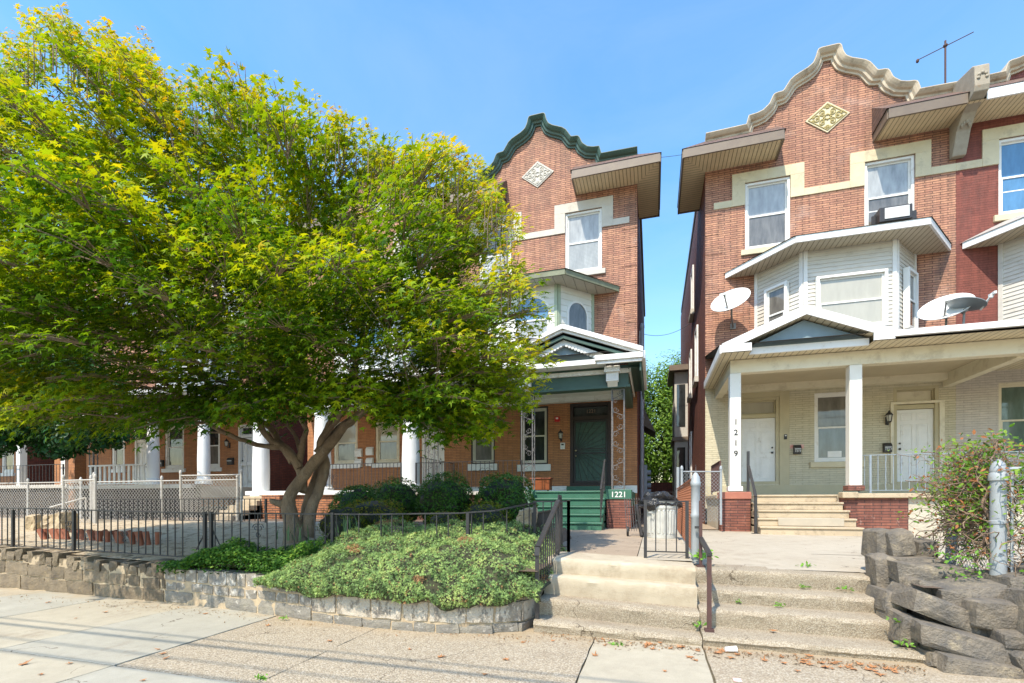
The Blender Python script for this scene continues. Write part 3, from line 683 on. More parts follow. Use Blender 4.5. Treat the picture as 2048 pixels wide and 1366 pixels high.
mb = MB(); fr.box(mb, 2.76, 2.88, -.01, .04, 1.93, 4.2); fr.box(mb, 1.6, 1.68, -.01, .04, 1.93, 4.2); fr.box(mb, 1.6, 2.88, -.01, .045, 4.2, 4.27); mb.build('door_casing', mCream, H19, bev=.006)
gReflPaint = GLASS('painted_sky_reflection_glass', (.16, .19, .22), .01, var=.5)  # reflected sky is put into the pane's grey-blue base colour
window(H19, fr, -.31, .85, 2.6, 4.66, gMid, gReflPaint, sill=mStoneY)
mb = MB(); fr.box(mb, .06, .42, -.088, -.083, 2.74, 2.92); mb.build('paper_notice', mWhite, H19)
# porch floor, foundations and steps
mConc = M('old_concrete', (.46, .40, .30), (.38, .33, .25), 2.5, .85, bmp=.004, bscale=90, dirt=(.26, .21, .16), dlo=.58, dhi=.8)
mStepY = M('yellowed_step_stone', (.52, .42, .28), (.42, .33, .22), 1.8, .8, bmp=.006, dirt=(.22, .17, .11), dlo=.52, dhi=.72, dscale=4)
mStucco = M('pebbledash_stucco', (.56, .51, .40), (.44, .39, .30), 1.2, .9, bmp=.03, bscale=14, dirt=(.34, .28, .22), dlo=.55, dhi=.75)
mb = MB(); mb.box(1.75, 8.1, 13.2, 16.19, 1.3, 1.585); mb.build('porch_floor', mConc, H19)
mb = MB(); mb.box(4.3, 5.62, 13.02, 13.4, .3, 1.5); mb.box(4.3, 4.5, 12.78, 13.018, .3, 1.32); mb.box(4.3, 4.45, 12.5, 12.778, .3, 1.15); mb.build('porch_brick_base', mBrickB, H19)
mb = MB(); mb.box(5.62, 8.1, 13.05, 13.4, .3, 1.5); mb.box(1.65, 1.9, 13.45, 16.19, .3, 1.5); mb.build('stucco_base', mStucco, H19)
mb = MB(); mb.box(4.6, 8.1, 12.94, 13.22, 1.5, 1.61); mb.box(1.6, 1.92, 13.42, 16.19, 1.5, 1.6); mb.box(4.28, 4.6, 12.9, 13.2, 1.5, 1.64); mb.build('stone_coping', mStepY, H19, bev=.02)
mb = MB(); mb.box(1.65, 2.33, 13.0, 13.5, .3, 1.48); pier = mb.build('brick_pier', mBrickB, H19)
mb = MB(); mb.box(1.62, 2.35, 12.97, 13.5, 1.48, 1.66); mb.build('pier_cap', M('red_sandstone', (.42, .16, .10), (.34, .12, .08), 5, .8, bmp=.006), pier, bev=.015)
mb = MB()
for k in range(5):
    y = 12.0+.28*k; z = .85+.184*k
    mb.box(2.37, 4.38-.035*k, y+.03, 13.4, z-.184 if k else .4, z-.045); mb.box(2.35, 4.39-.035*k, y, y+.36 if k < 4 else 13.4, z-.045, z)
st = mb.build('porch_steps', mStepY, H19, bev=.012)
mb = MB(); mb.box(2.78, 4.1, 12.26, 12.277+.3, .86, 1.04); mb.build('cement_patch', mConc, st, bev=.01)
# 1217: the painted twin on the right
H17, fr7, X7 = house('row_house', 'dark red painted brick house cut off by the right edge', -1, 11.25, 0, mBrickP, mBrickW, mCornT, mStoneY, ops=[(1.2, 2.2, 2.6, 4.66), (-2.4, -1.3, 1.95, 4.6)], fascia=mFascW, upmats=[(gSky, gBlind), (gSky, gSky)])
window(H17, fr7, 1.2, 2.2, 2.6, 4.66, gGreenish, gGreenish, frame=mCream)
doorway(H17, fr7, -2.4, -1.3, 1.95, 4.0, 4.6, mCreamD, None); paneldoor(H17, fr7, -2.31, -1.39, 1.97, 3.99, mWhite)
core, frs = bay(H17, X7, -1, siding=mSid, sof=mSofW, roofm=M('grey_bay_roof', (.40, .38, .35)))
window(core, frs[1][0], .3, 1.9, 6.1, 7.6, gShadeL, gShadeL, off=.2)
mb = MB(); mb.poly([(8.1, yE, 5.2), (14.6, yE, 5.2), (14.6, W, 6.0), (8.1, W, 6.0)]); pr7 = mb.build('porch_roof', mRoofD, H17, recalc=False)
mb = MB(); mb.box(8.1, 14.6, yE-.07, yE+.03, 5.05, 5.19); mb.build('fascia', mFascW, pr7); mb = MB(); mb.box(8.1, 14.4, 13.1, 13.35, 4.66, 4.99); mb.build('beam', mCream, pr7)
mb = MB(); mb.poly([(8.1, yE, 5.0), (14.4, yE, 5.0), (14.4, W, 5.0), (8.1, W, 5.0)]); mb.build('soffit', mSofW, pr7, recalc=False)
mb = MB(); mb.box(8.1, 14.4, 13.2, 16.19, 1.3, 1.585); mb.build('porch_floor', mConc, H17); mb = MB(); mb.box(8.1, 14.4, 13.05, 13.4, .3, 1.5); mb.build('stucco_base', mStucco, H17); mb = MB(); mb.box(8.1, 14.4, 12.94, 13.22, 1.5, 1.61); mb.build('stone_coping', mStepY, H17, bev=.02)
for x in (11.3, 14.1):
    mb = MB(); mb.box(x-.13, x+.13, 13.08, 13.34, 1.6, 4.66); mb.build('porch_pillar', mWhite, H17)
# side windows of 1219 seen along the gap, and the rear bay
def sidewins(root, x, sgn, lst, m=mWhite):
    for y0, y1, z0, z1 in lst:
        f_ = Fr((x, y0), (0, 1), (sgn, 0)); mb = MB(); ring(mb, f_, 0, y1-y0, z0, z1, .1, -.02, .06); wn = mb.build('side_window', m, root)
        mb = MB(); f_.box(mb, .1, y1-y0-.1, .0, .02, z0+.1, z1-.1); mb.build('pane', gDark, wn); mb = MB(); f_.box(mb, -.08, y1-y0+.08, 0, .14, z0-.2, z0-.002); mb.build('sill', mStoneG, wn)
sidewins(H19, 1.6, -1, [(18.6, 19.5, 6.0, 7.9), (21.5, 22.4, 6.0, 7.9), (21.5, 22.4, 2.2, 4.4), (20.5, 21.4, 9.2, 11.0)])
mb = MB(); mb.box(1.0, 1.598, 24.0, 26.5, .3, 7.6); rb = mb.build('rear_bay', M('grey_bay_boards', (.55, .52, .46)), H19)
mb = MB(); mb.box(.75, 1.597, 23.6, 26.9, 7.6, 7.85); mb.box(.9, 1.596, 23.9, 26.6, 4.3, 4.5); mb.build('bay_cornice', mFascB, rb)
for z0 in (5.0, 2.0):
    f_ = Fr((1.1, 24.0), (1, 0), (0, -1)); mb = MB(); f_.box(mb, 0, .38, .0, .03, z0, z0+2); mb.build('pane', gDark, rb)
mb = MB(); mb.bar((1.6, 16.5, 12.7), (1.6, 29, 12.4), .08, .22); mb.build('side_gutter', mFascB, H19)

# ================================================================= house 1221 (green cornice)
ops21 = [(-2.5, -1.12, 1.95, 4.77), (-.35, .66, 2.72, 4.74), (1.6, 2.52, 2.78, 4.7)]
H21, fr, X = house('row_house', 'brick house with green curved gable, green pediment and green steps, numbered 1221', -1, -3.84, 0.03, mBrickR, mBrickO, mCornG, mStoneG, ops=ops21, upmats=[(gBlind, gSlat), (gMid, gBlind)])
core, frs = bay(H21, X, -1, siding=mSidW, sof=mSofG, trim=mPaleG, step=.2, fas=M('mossy_gutter', (.22, .24, .15), (.15, .15, .10), 5, .7))
(fa, la), (fb, lb), (fc, lc) = frs
archwindow(core, fb, .22, 1.48, 6.3, 7.5, 8.14, gSky, gBlind, mWhite, 7.35)
archwindow(core, fa, .26, 1.14, 6.3, 7.58, 8.04, gMid, gMid, mWhite, 7.1)
archwindow(core, fc, .28, 1.16, 6.3, 7.58, 8.04, gMid, gMid, mWhite, 7.1)
# porch roof, pediment, entablature
yE = 12.55; xr, xl, xa = -.26, -4.35, -2.3
mb = MB(); mb.poly([(xr, yE, 5.33), (-6.99, yE, 5.33), (-6.99, W, 6.0), (xr, W, 6.0)]); mb.poly([(xr, yE, 5.33), (xa, yE, 6.1), (xa, W, 6.12), (xr, W, 5.98)]); mb.poly([(xl, yE, 5.33), (xa, yE, 6.1), (xa, W, 6.12), (xl, W, 5.98)])
pr = mb.build('porch_roof', mRoofD, H21, recalc=False)
mb = MB(); rake(mb, (xr+.03, 5.34), (xa, 6.13), yE-.12, yE+.02, .13); rake(mb, (xa, 6.13), (xl-.03, 5.34), yE-.12, yE+.02, .13)
rake(mb, (xr-.02, 5.24), (xa, 6.0), yE-.05, yE+.02, .07); rake(mb, (xa, 6.0), (xl+.02, 5.24), yE-.05, yE+.02, .07)
mb.box(-1.45, xr+.03, yE-.1, yE+.03, 5.08, 5.22); mb.box(-1.4, xr, yE-.05, yE+.03, 5.0, 5.08); mb.box(xl-.03, -3.2, yE-.1, yE+.03, 5.08, 5.22)
mb.bar((xr+.02, yE, 5.17), (xr+.02, W, 5.17), .12, .2); mb.box(-6.99, xl-.03, yE-.1, yE+.03, 5.1, 5.3)
mb.build('white_cornice', mFascW, pr, bev=.01)
mb = MB(); rake(mb, (-.7, 5.26), (xa, 5.86), yE+.0, yE+.08, .075); rake(mb, (xa, 5.86), (-3.9, 5.26), yE, yE+.08, .075)
mb.box(-6.99, xr-.05, 13.02, 13.3, 4.98, 5.07); mb.box(-6.99, -.62, 13.05, 13.3, 4.55, 4.86); mb.box(-.84, -.62, 13.3, 16.18, 4.5, 4.86); mb.box(-6.99, -.58, 13.0, 13.32, 4.48, 4.549)
mb.poly([(xr, yE+.03, 5.05), (-.62, yE+.03, 5.05), (-.62, W, 5.05), (xr, W, 5.05)]); mb.box(xr-.06, xr-.02, yE+.05, W, 4.78, 5.06)
mb.build('green_entablature', mGreenD, pr)
mb = MB(); rake(mb, (-1.0, 5.2), (xa, 5.78), 12.68, 13.0, .15); rake(mb, (xa, 5.78), (-3.6, 5.2), 12.68, 13.0, .15); mb.box(-3.4, -1.2, 12.6, 13.0, 5.04, 5.17)
mb.box(-6.99, -.62, 13.0, 13.3, 4.862, 4.978); mb.box(-.6, -.56, 13.0, 16.18, 4.862, 4.978)
for k in range(52): mb.box(-.66-k*.12, -.66-k*.12+.055, 12.97, 12.999, 4.87, 4.93)
for k in range(13):
    t = k/13; x = -1.25+(xa+1.25)*t; z = 5.10+.52*t; mb.box(x-.03, x+.03, 12.65, 12.679, z, z+.06); x2 = 2*xa-x; mb.box(x2-.03, x2+.03, 12.65, 12.679, z, z+.06)
mb.build('dentil_band', mWhite, pr)
mb = MB(); mb.poly([(-1.3, 12.8, 5.17), (-3.3, 12.8, 5.17), (xa, 12.8, 5.64)]); mb.build('tympanum', mBlueG, pr)
for x in (-1.03, -3.44, -6.6):
    mb = MB(); mb.box(x-.16, x+.16, 12.82, 13.0, 4.62, 4.85); mb.box(x-.20, x+.20, 12.74, 13.0, 4.85, 5.0)
    for k in range(5): mb.box(x-.14+k*.06, x-.115+k*.06, 12.80, 12.819, 4.66, 4.82)
    for k in range(6): mb.box(x-.19+k*.07, x-.155+k*.07, 12.72, 12.739, 4.89, 4.94)
    mb.prism([(x-.13, 12.84, 4.62), (x-.13, 13.0, 4.62), (x-.13, 13.0, 4.5)], (.26, 0, 0))
    mb.build('bracket', mWhite, pr)
mb = MB(); mb.box(-6.99, -.84, 13.32, 16.18, 4.95, 5.0); mb.box(-6.99, -.62, 15.95, 16.18, 4.8, 4.949); mb.build('porch_ceiling', mWhite, pr)
for x in (-.9, -3.44, -6.5): ironpost(H21, x, 13.12, 1.74, 4.48, mIronW, .32)
# porch base
mb = MB(); mb.box(-6.99, -.55, 13.2, 16.19, 1.3, 1.70); mb.build('porch_floor', mGreen, H21)
mb = MB(); mb.box(-6.99, -3.27, 13.1, 13.4, .3, 1.62); mb.box(-1.19, -.56, 13.0, 13.55, .3, 1.48); mb.box(-.7, -.56, 13.55, 16.19, .3, 1.62); pier = mb.build('brick_pier', mBrickB, H21)
mb = MB(); mb.box(-1.21, -.54, 12.98, 13.57, 1.48, 1.74); mb.build('pier_cap', mGreen, pier, bev=.01)
text('house_number', '1221', .21, (-.875, 12.975, 1.60), mWhite, H21)
mb = MB(); mb.box(-6.99, -3.27, 13.04, 13.3, 1.62, 1.72); mb.build('stone_coping', mStoneG, H21)
mb = MB()
for k in range(5):
    y = 12.05+.28*k; z = .89+.207*k
    mb.box(-3.2, -1.23, y+.035, 13.4, z-.207 if k else .4, z-.05); mb.box(-3.2, -1.21, y, y+.36 if k < 4 else 13.5, z-.05, z)
mb.box(-3.4, -3.2, 12.3, 13.1, .4, 1.3); mb.prism([(-3.4, 12.7, 1.3), (-3.4, 12.85, 1.7), (-3.4, 13.1, 1.76), (-3.4, 13.1, 1.3)], (.2, 0, 0))
mb.build('porch_steps', mGreen, H21, bev=.012)
mb = MB(); fr.box(mb, -3.35, -2.6, -.01, .04, 1.7, 1.95); fr.box(mb, -1.02, 3.15, -.01, .04, 1.7, 1.95); mb.build('wall_base', mWhite, H21)
# door with the sunburst security grille
mb = MB(); ring(mb, fr, -2.5, -1.12, 1.95, 4.77, .11, -.22, .01); fr.box(mb, -2.39, -1.23, -.2, -.04, 4.2, 4.33); mb.build('door_frame', M('dark_brown_frame', (.035, .022, .018)), H21)
d = paneldoor(H21, fr, -2.39, -1.23, 2.06, 4.2, mGreenD, knob=False)
mb = MB(); ring(mb, fr, -2.38, -1.24, 2.07, 4.19, .06, -.075, -.04)
cx_, cz_ = -1.3, 3.15
for k in range(17):
    a = math.pi/2+k*math.pi/16; dx, dz_ = math.cos(a), math.sin(a); t = min(((-2.33-cx_)/dx) if dx < -1e-3 else 9, ((4.13-cz_)/dz_) if dz_ > 1e-3 else 9, ((2.13-cz_)/dz_) if dz_ < -1e-3 else 9)
    mb.bar(fr.pt(cx_, -.055, cz_), fr.pt(cx_+dx*t, -.055, cz_+dz_*t), .014)
fr.box(mb, -2.33, -1.3, -.07, -.05, 3.05, 3.09); fr.box(mb, -2.33, -1.3, -.07, -.05, 3.20, 3.23)
mb.build('security_grille', mIron, d)
mb = MB(); mb.ell(fr.pt(-1.32, -.0, 3.16), (.035, .03, .035)); mb.ell(fr.pt(-1.32, -.0, 2.98), (.03, .03, .03)); mb.build('handle', M('brass_knob', (.5, .42, .25), metal=.8, rough=.3), d, smooth=True)
mb = MB(); fr.box(mb, -2.38, -1.24, -.16, -.13, 4.34, 4.66); mb.build('transom', gDark, H21)
text('house_number', '1221', .17, (fr.pt(-1.82, -.12, 4.5)), M('dim_gold_numerals', (.25, .15, .10)), H21)
mb = MB(); fr.box(mb, -2.6, -1.02, .0, .12, 1.7, 1.94); mb.build('door_sill', mGreen, H21)
mBrWin = M('dark_window_frame', (.05, .035, .03))
for a0, a1, z0, z1 in ops21[1:]:
    mb = MB(); ring(mb, fr, a0, a1, z0, z1, .05, -.2, -.01); mb.build('outer_frame', mBrWin, H21)
    window(H21, fr, a0+.05, a1-.05, z0+.05, z1-.05, gDark, gMid if a0 > 1 else gDark, frame=M('cream_sash', (.62, .59, .48)), off=-.01, cas=.05)
    mb = MB(); fr.box(mb, a0-.1, a1+.1, -.02, .08, z0-.24, z0-.002); mb.build('sill', mWhite, H21, bev=.01)
sidewins(H21, -.49, 1, [(19, 20, 6, 8), (22, 23, 6, 8), (22, 23, 2, 4.2)])
mb = MB(); mb.tube([(-.38, 18.3, 1.2), (-.38, 18.3, 7.9)], .07, 10); mb.lathe([(.09, 0), (.09, .12), (.05, .2)], (-.38, 18.3, 7.85), 10)
for z in (2.6, 4.5, 5.4, 6.6): mb.lathe([(.085, 0), (.085, .06)], (-.38, 18.3, z), 10)
mb.build('drain_pipe', M('grey_pipe', (.30, .31, .34), rough=.5), H21, smooth=True)
mb = MB(); mb.box(-.48, -.2, 18.6, 19.0, 1.6, 2.8)
for k in range(4): mb.tube([(-.2, 18.8, 1.8+k*.24), (-.06, 18.8, 1.8+k*.24)], .09, 12)
mb.build('meter_bank', M('meter_grey', (.20, .23, .28), rough=.4), H21)
mb = MB(); mb.bar((-.45, 16.5, 12.7), (-.45, 29, 12.4), .08, .22); mb.build('side_gutter', mFascB, H21)
mb = MB(); mb.add([(-.49, 25, 5.3), (.15, 25, 4.9), (.15, 27.5, 4.9), (-.49, 27.5, 5.3), (-.49, 25, 6.3), (-.49, 27.5, 6.3)], [(0, 1, 2, 3), (0, 1, 4), (3, 2, 5), (1, 4, 5, 2)]); mb.build('rear_awning', mFascB, H21, recalc=False)

# ================================================================= 1223 and the houses beyond the tree
def roundcol(root, x, y, z0, z1, m, r=.24):
    mb = MB(); h = z1-z0
    mb.lathe([(r*1.35, 0), (r*1.35, .1), (r*1.15, .14), (r*1.12, .2), (r, .24), (r*1.02, h*.35), (r*.86, h-.3), (r*.86, h-.26), (r*.98, h-.24), (r*.98, h-.2), (r*.88, h-.18), (r*1.1, h-.1), (r*1.3, h-.07), (r*1.3, h)], (x, y, z0), 28)
    return mb.build('round_column', m, root, smooth=False)
mColW = M('column_white', (.80, .80, .78), (.74, .74, .72), 3, .5)
def simpleporch(root, X, dz, basem, copem, ceil=mWhite, l0=-3.15, l1=3.15, roofm=None):
    x0, x1 = sorted((X(l0), X(l1)))
    mb = MB(); mb.poly([(x0-.2, 12.75, 5.2+dz), (x1, 12.75, 5.2+dz), (x1, W, 6.0+dz), (x0-.2, W, 6.0+dz)]); r = mb.build('porch_roof', mRoofD, root, recalc=False)
    mb = MB(); mb.box(x0-.2, x1, 12.7, 12.8, 5.0+dz, 5.2+dz); mb.box(x0, x1, 13.05, 13.4, 4.45+dz, 4.95+dz); mb.build('entablature', mWhite, r)
    mb = MB(); mb.box(x0-.1, x1, 12.8, 16.18, 4.95+dz, 5.0+dz); mb.build('porch_ceiling', ceil, r)
    mb = MB(); mb.box(x0, x1, 13.15, 16.18, 1.3+dz, 1.7+dz); mb.build('porch_floor', mStoneG, root)
    mb = MB(); mb.box(x0, x1, 13.05, 13.35, .2, 1.6+dz); mb.build('porch_base', basem, root)
    mb = MB(); mb.box(x0-.05, x1, 12.95, 13.4, 1.6+dz, 1.74+dz); mb.build('stone_coping', copem, root, bev=.015)
ops23 = [(-2.1, -1.0, 2.9, 4.6), (-.2, .85, 2.9, 4.6), (1.8, 2.72, 1.85, 4.85)]
H23, fr, X = house('row_house', 'house behind the maple trunk with round white columns on clay brick porch base', 1, -10.14, .06, mBrickR, mBrickO, mCornG, mStoneG, ops=ops23)
core, frs = bay(H23, X, 1, siding=mSidW, sof=mSofG, trim=mWhite, step=.2); window(core, frs[1][0], .3, 1.9, 6.2, 7.8, gSky, gBlind, off=.2); window(core, frs[2][0], .4, 1.1, 6.2, 7.8, gMid, gMid, off=.2); window(core, frs[0][0], .4, 1.1, 6.2, 7.8, gMid, gMid, off=.2)
simpleporch(H23, X, .03, mBrickK, mWhite)
for a0, a1, z0, z1 in ops23[:2]: window(H23, fr, a0, a1, z0, z1, gShadeL, gMid, sill=mWhite, cas=.11, frame=mCream)
doorway(H23, fr, 1.8, 2.72, 1.85, 3.95, 4.85, mWhite, None, trans=gDark); paneldoor(H23, fr, 1.89, 2.63, 1.87, 3.94, mWhite)
for x, z in ((-7.2, 1.76), (-10.45, 1.76), (-12.95, 1.5)): roundcol(H23, x, 13.25, z, 4.5, mColW, .27)
mb = MB(); mb.box(-13.4, -12.5, 12.9, 13.6, .2, 1.4); mb.box(-12.1, -11.4, 12.4, 13.2, .2, 1.62); mb.build('brick_pier', mBrickK, H23)
mb = MB(); mb.box(-13.45, -12.45, 12.85, 13.6, 1.4, 1.5); mb.build('pier_cap', mWhite, H23)
mb = MB()
for k in range(5): mb.box(-12.95-.0, -12.1, 11.3+.3*k, 13.2, .6, 1.0+.15*k)
mb.build('porch_steps', mStepY, H23, bev=.01)
ops25 = [(-2.68, -1.85, 2.0, 4.7), (-.85, .05, 2.9, 4.85), (1.2, 2.35, 2.9, 4.85)]
H25, fr, X = house('row_house', 'second brick house to the left, with round white columns and white slatted porch rail', -1, -18.9, .15, mBrickR, mBrickO, mCornT, mStoneG, ops=ops25)
core, frs = bay(H25, X, -1, siding=mSidW, sof=mSofG, trim=mWhite, step=.2); window(core, frs[1][0], .3, 1.9, 6.2, 7.8, gSky, gBlind, off=.2); window(core, frs[0][0], .4, 1.1, 6.2, 7.8, gMid, gMid, off=.2)
mDarkSt = M('dark_porch_stone', (.065, .052, .042), (.03, .026, .022), 3, .9, bmp=.02, bscale=8)
simpleporch(H25, X, .3, mDarkSt, mStoneG)
for a0, a1, z0, z1 in ops25[1:]: window(H25, fr, a0, a1, z0, z1, gDark, gMid, sill=mWhite, cas=.12)
doorway(H25, fr, -2.68, -1.85, 2.0, 4.15, 4.7, mWhite, None, trans=gDark); d = paneldoor(H25, fr, -2.59, -1.94, 2.02, 4.14, mWhite)
mb = MB(); ring(mb, fr, -2.58, -1.95, 2.05, 4.12, .05, -.05, -.02); fr.box(mb, -2.3, -2.27, -.05, -.02, 2.1, 4.1); fr.box(mb, -2.53, -2.0, -.05, -.02, 2.95, 3.1); mb.build('storm_door', mWhite, d)
for x in (-15.5, -17.95): roundcol(H25, x, 13.25, 2.05, 4.75, mColW, .2)
mb = MB(); mb.box(-21.25, -18.25, 13.15, 13.22, 2.78, 2.84); mb.box(-21.25, -18.25, 13.15, 13.22, 2.08, 2.12)
for k in range(12): mb.box(-21.2+k*.255, -21.2+k*.255+.11, 13.17, 13.2, 2.12, 2.78)
mb.build('slatted_rail', mWhite, H25)
ironpost(H25, -21.15, 13.2, 2.0, 4.7, mIronW, .2)
ops27 = [(2.1, 2.95, 2.0, 4.8), (.6, 1.45, 2.95, 4.85), (-2.2, -1.2, 2.95, 4.85)]
H27, fr, X = house('row_house', 'brick house third from the centre at far left, with plain square porch posts', 1, -25.2, .25, mBrickR, mBrickO, mCornT, mStoneG, ops=ops27)
simpleporch(H27, X, .35, mDarkSt, mStoneG)
for a0, a1, z0, z1 in ops27[1:]: window(H27, fr, a0, a1, z0, z1, gDark, gMid, sill=mWhite, cas=.14)
doorway(H27, fr, 2.1, 2.95, 2.0, 4.15, 4.8, mWhite, None, trans=gDark); paneldoor(H27, fr, 2.19, 2.86, 2.02, 4.14, mWhite)
for x in (-22.6, -25.3, -28.2):
    mb = MB(); mb.box(x-.12, x+.12, 13.1, 13.34, 2.0, 4.8); mb.build('porch_post', mWhite, H27)
mb = MB(); mb.box(-22.1, -21.75, 13.0, 13.4, .5, 5.2); mb.build('brick_pilaster', mBrickO, H27)
H29, fr, X = house('row_house', 'brick house farthest left behind the dark tree, a pale round column in front', -1, -34.0, .4, mBrickR, mBrickO, mCornT, mStoneG, ops=[(-2.4, -1.4, 2.9, 4.9), (.2, 1.2, 2.9, 4.9)])
simpleporch(H29, X, .35, mDarkSt, mStoneG)
for a0, a1, z0, z1 in [(-2.4, -1.4, 2.9, 4.9), (.2, 1.2, 2.9, 4.9)]: window(H29, fr, a0, a1, z0, z1, gDark, gMid, sill=mWhite, cas=.14)
for x in (-31.1, -34.5): roundcol(H29, x, 13.25, 2.1, 4.8, mColW, .25)
# ================================================================= pavement, terraces, garden ground
def GROUNDMAT(name, c1, c2, pebble=0, sandy=None, crack=True, rough=.9):
    m, nt, bs = newmat(name); bs.inputs['Roughness'].default_value = rough; bs.inputs['Specular IOR Level'].default_value = .3
    c = ramp(nt, [(.3, c1), (.7, c2)], ntex(nt, .9, 8, .7))
    c = mixc(nt, .5, c, ramp(nt, [(.3, .72), (.62, 1.0)], ntex(nt, 5, 8, .75)), 'MULTIPLY')
    c = mixc(nt, .35, c, ramp(nt, [(.35, .6), (.6, 1.0)], ntex(nt, 120, 3, .7)), 'MULTIPLY')
    h = ntex(nt, 130, 3, .7)
    if pebble:
        v = nt.nodes.new('ShaderNodeTexVoronoi'); nt.links.new(pos(nt), v.inputs['Vector']); v.inputs['Scale'].default_value = pebble
        sp = nt.nodes.new('ShaderNodeSeparateColor'); nt.links.new(v.outputs['Color'], sp.inputs[0])
        pc = ramp(nt, [(0, (.17, .13, .085)), (.3, (.38, .30, .20)), (.6, (.58, .49, .35)), (1, (.70, .64, .52))], sp.outputs[0])
        edge = ramp(nt, [(.35, 1.0), (.75, .42)], v.outputs['Distance'])
        c = mixc(nt, .42, c, mixc(nt, 1.0, pc, edge, 'MULTIPLY')); h = mth(nt, 'MULTIPLY', v.outputs['Distance'], -1.0)
    if sandy is not None:           # sand washed against the foot of the wall
        sx = nt.nodes.new('ShaderNodeSeparateXYZ'); nt.links.new(pos(nt), sx.inputs[0])
        f = mth(nt, 'ADD', mth(nt, 'MULTIPLY', mth(nt, 'SUBTRACT', sx.outputs[1], sandy), 1.6), mth(nt, 'MULTIPLY', mth(nt, 'SUBTRACT', ntex(nt, 1.4, 7, .7), .5), 3.2))
        f = mth(nt, 'MULTIPLY', mth(nt, 'MAXIMUM', mth(nt, 'MINIMUM', f, 1.0), 0.0), mth(nt, 'LESS_THAN', sx.outputs[0], 3.0))
        f = mth(nt, 'MULTIPLY', f, .85)
        c = mixc(nt, f, c, ramp(nt, [(.3, (.43, .33, .205)), (.7, (.33, .25, .15))], ntex(nt, 40, 5, .8)))
    c = mixc(nt, ramp(nt, [(.55, 0.0), (.7, .7)], ntex(nt, 1.3, 10, .8)), c, (.24, .185, .13))
    cv = nt.nodes.new('ShaderNodeTexVoronoi'); cv.feature = 'DISTANCE_TO_EDGE'; cv.inputs['Scale'].default_value = .55
    wv = nt.nodes.new('ShaderNodeVectorMath'); wv.operation = 'ADD'; nt.links.new(pos(nt), wv.inputs[0]); wn_ = nt.nodes.new('ShaderNodeTexNoise'); wn_.inputs['Scale'].default_value = 2.5; wn_.inputs['Detail'].default_value = 8; nt.links.new(pos(nt), wn_.inputs['Vector']); nt.links.new(wn_.outputs['Color'], wv.inputs[1]); nt.links.new(wv.outputs[0], cv.inputs['Vector'])
    ck = mth(nt, 'MULTIPLY', mth(nt, 'LESS_THAN', cv.outputs['Distance'], .0035), mth(nt, 'GREATER_THAN', ntex(nt, .7, 3), .5)); c = mixc(nt, mth(nt, 'MULTIPLY', ck, .8), c, (.10, .075, .05))
    nt.links.new(c, bs.inputs['Base Color']); bump(nt, bs, h, .006 if pebble else .003)
    return m
gSmooth = GROUNDMAT('smooth_concrete', (.50, .45, .34), (.42, .37, .28), sandy=4.75)
gPale = GROUNDMAT('pale_concrete', (.45, .425, .35), (.38, .355, .285), sandy=4.75)
gPebble = GROUNDMAT('exposed_aggregate', (.46, .385, .28), (.37, .305, .22), pebble=75, sandy=4.5)
gPebWorn = GROUNDMAT('worn_aggregate', (.55, .44, .31), (.46, .36, .26), pebble=85)
gTerr = GROUNDMAT('terrace_concrete', (.50, .44, .34), (.43, .37, .28))
gTerrB = GROUNDMAT('brown_concrete', (.42, .33, .24), (.36, .28, .20))
gAsph = M('asphalt', (.06, .06, .06), (.045, .045, .045), 3, .9)
mSoil = M('bare_soil', (.16, .11, .07), (.10, .07, .05), 6, .95, bmp=.02, bscale=20)
mb = MB(); mb.box(-60, 60, -3.2, 5.6, -.2, -.02); struct(mb.build('sidewalk_bed', M('joint_dirt', (.14, .11, .07), (.09, .08, .045), 5, .95), loc=(0, 0, 0)))
mb = MB(); mb.poly([(-60, -14, -.04), (60, -14, -.04), (60, -3.2, -.04), (-60, -3.2, -.04)]); struct(mb.build('road', gAsph))
xs = [-22, -19, -16, -13, -9.3, -7.65, -6.03, -4.48, -2.97, -.58, .47, 2.9, 5.3, 8, 12]; ys = [-3.1, -1.2, .9, 2.97, 5.3]
for i in range(len(xs)-1):
    for j in range(len(ys)-1):
        x0, x1, y0, y1 = xs[i], xs[i+1], ys[j], ys[j+1]
        if j == 3: mt = gPebble if (-4.5 < x0 < -.6 or x0 > .4) else (gPale if x0 in (-6.03, -9.3) else gSmooth)
        else: mt = (gPale, gSmooth, gPebble)[(i*2+j) % 3] if not (j == 2 and x0 < 0) else (gPale if i % 2 else gSmooth)
        g_ = .007; mb = MB(); nx, ny = 10, 10; tilt = .004*(hsh(i*7+j)-.5)
        def jit(k, s_): return .006*math.sin(k*2.7+s_)+.004*math.sin(k*6.1+s_*2)
        bt = [(x0+g_+(x1-x0-2*g_)*k/nx, y0+g_+jit(k, i)) for k in range(nx+1)]; rt = [(x1-g_+jit(k, j+i), y0+g_+(y1-y0-2*g_)*k/ny) for k in range(1, ny)]
        tp = [(x1-g_-(x1-x0-2*g_)*k/nx, y1-g_+jit(k, i+3)) for k in range(nx+1)]; lf = [(x0+g_+jit(k, j+5), y1-g_-(y1-y0-2*g_)*k/ny) for k in range(1, ny)]
        mb.prism([(x, y, -.018) for x, y in bt+rt+tp+lf], (0, 0, .018+tilt)); struct(mb.build('sidewalk_slab', mt, loc=(x0, y0, 0), bev=.004))
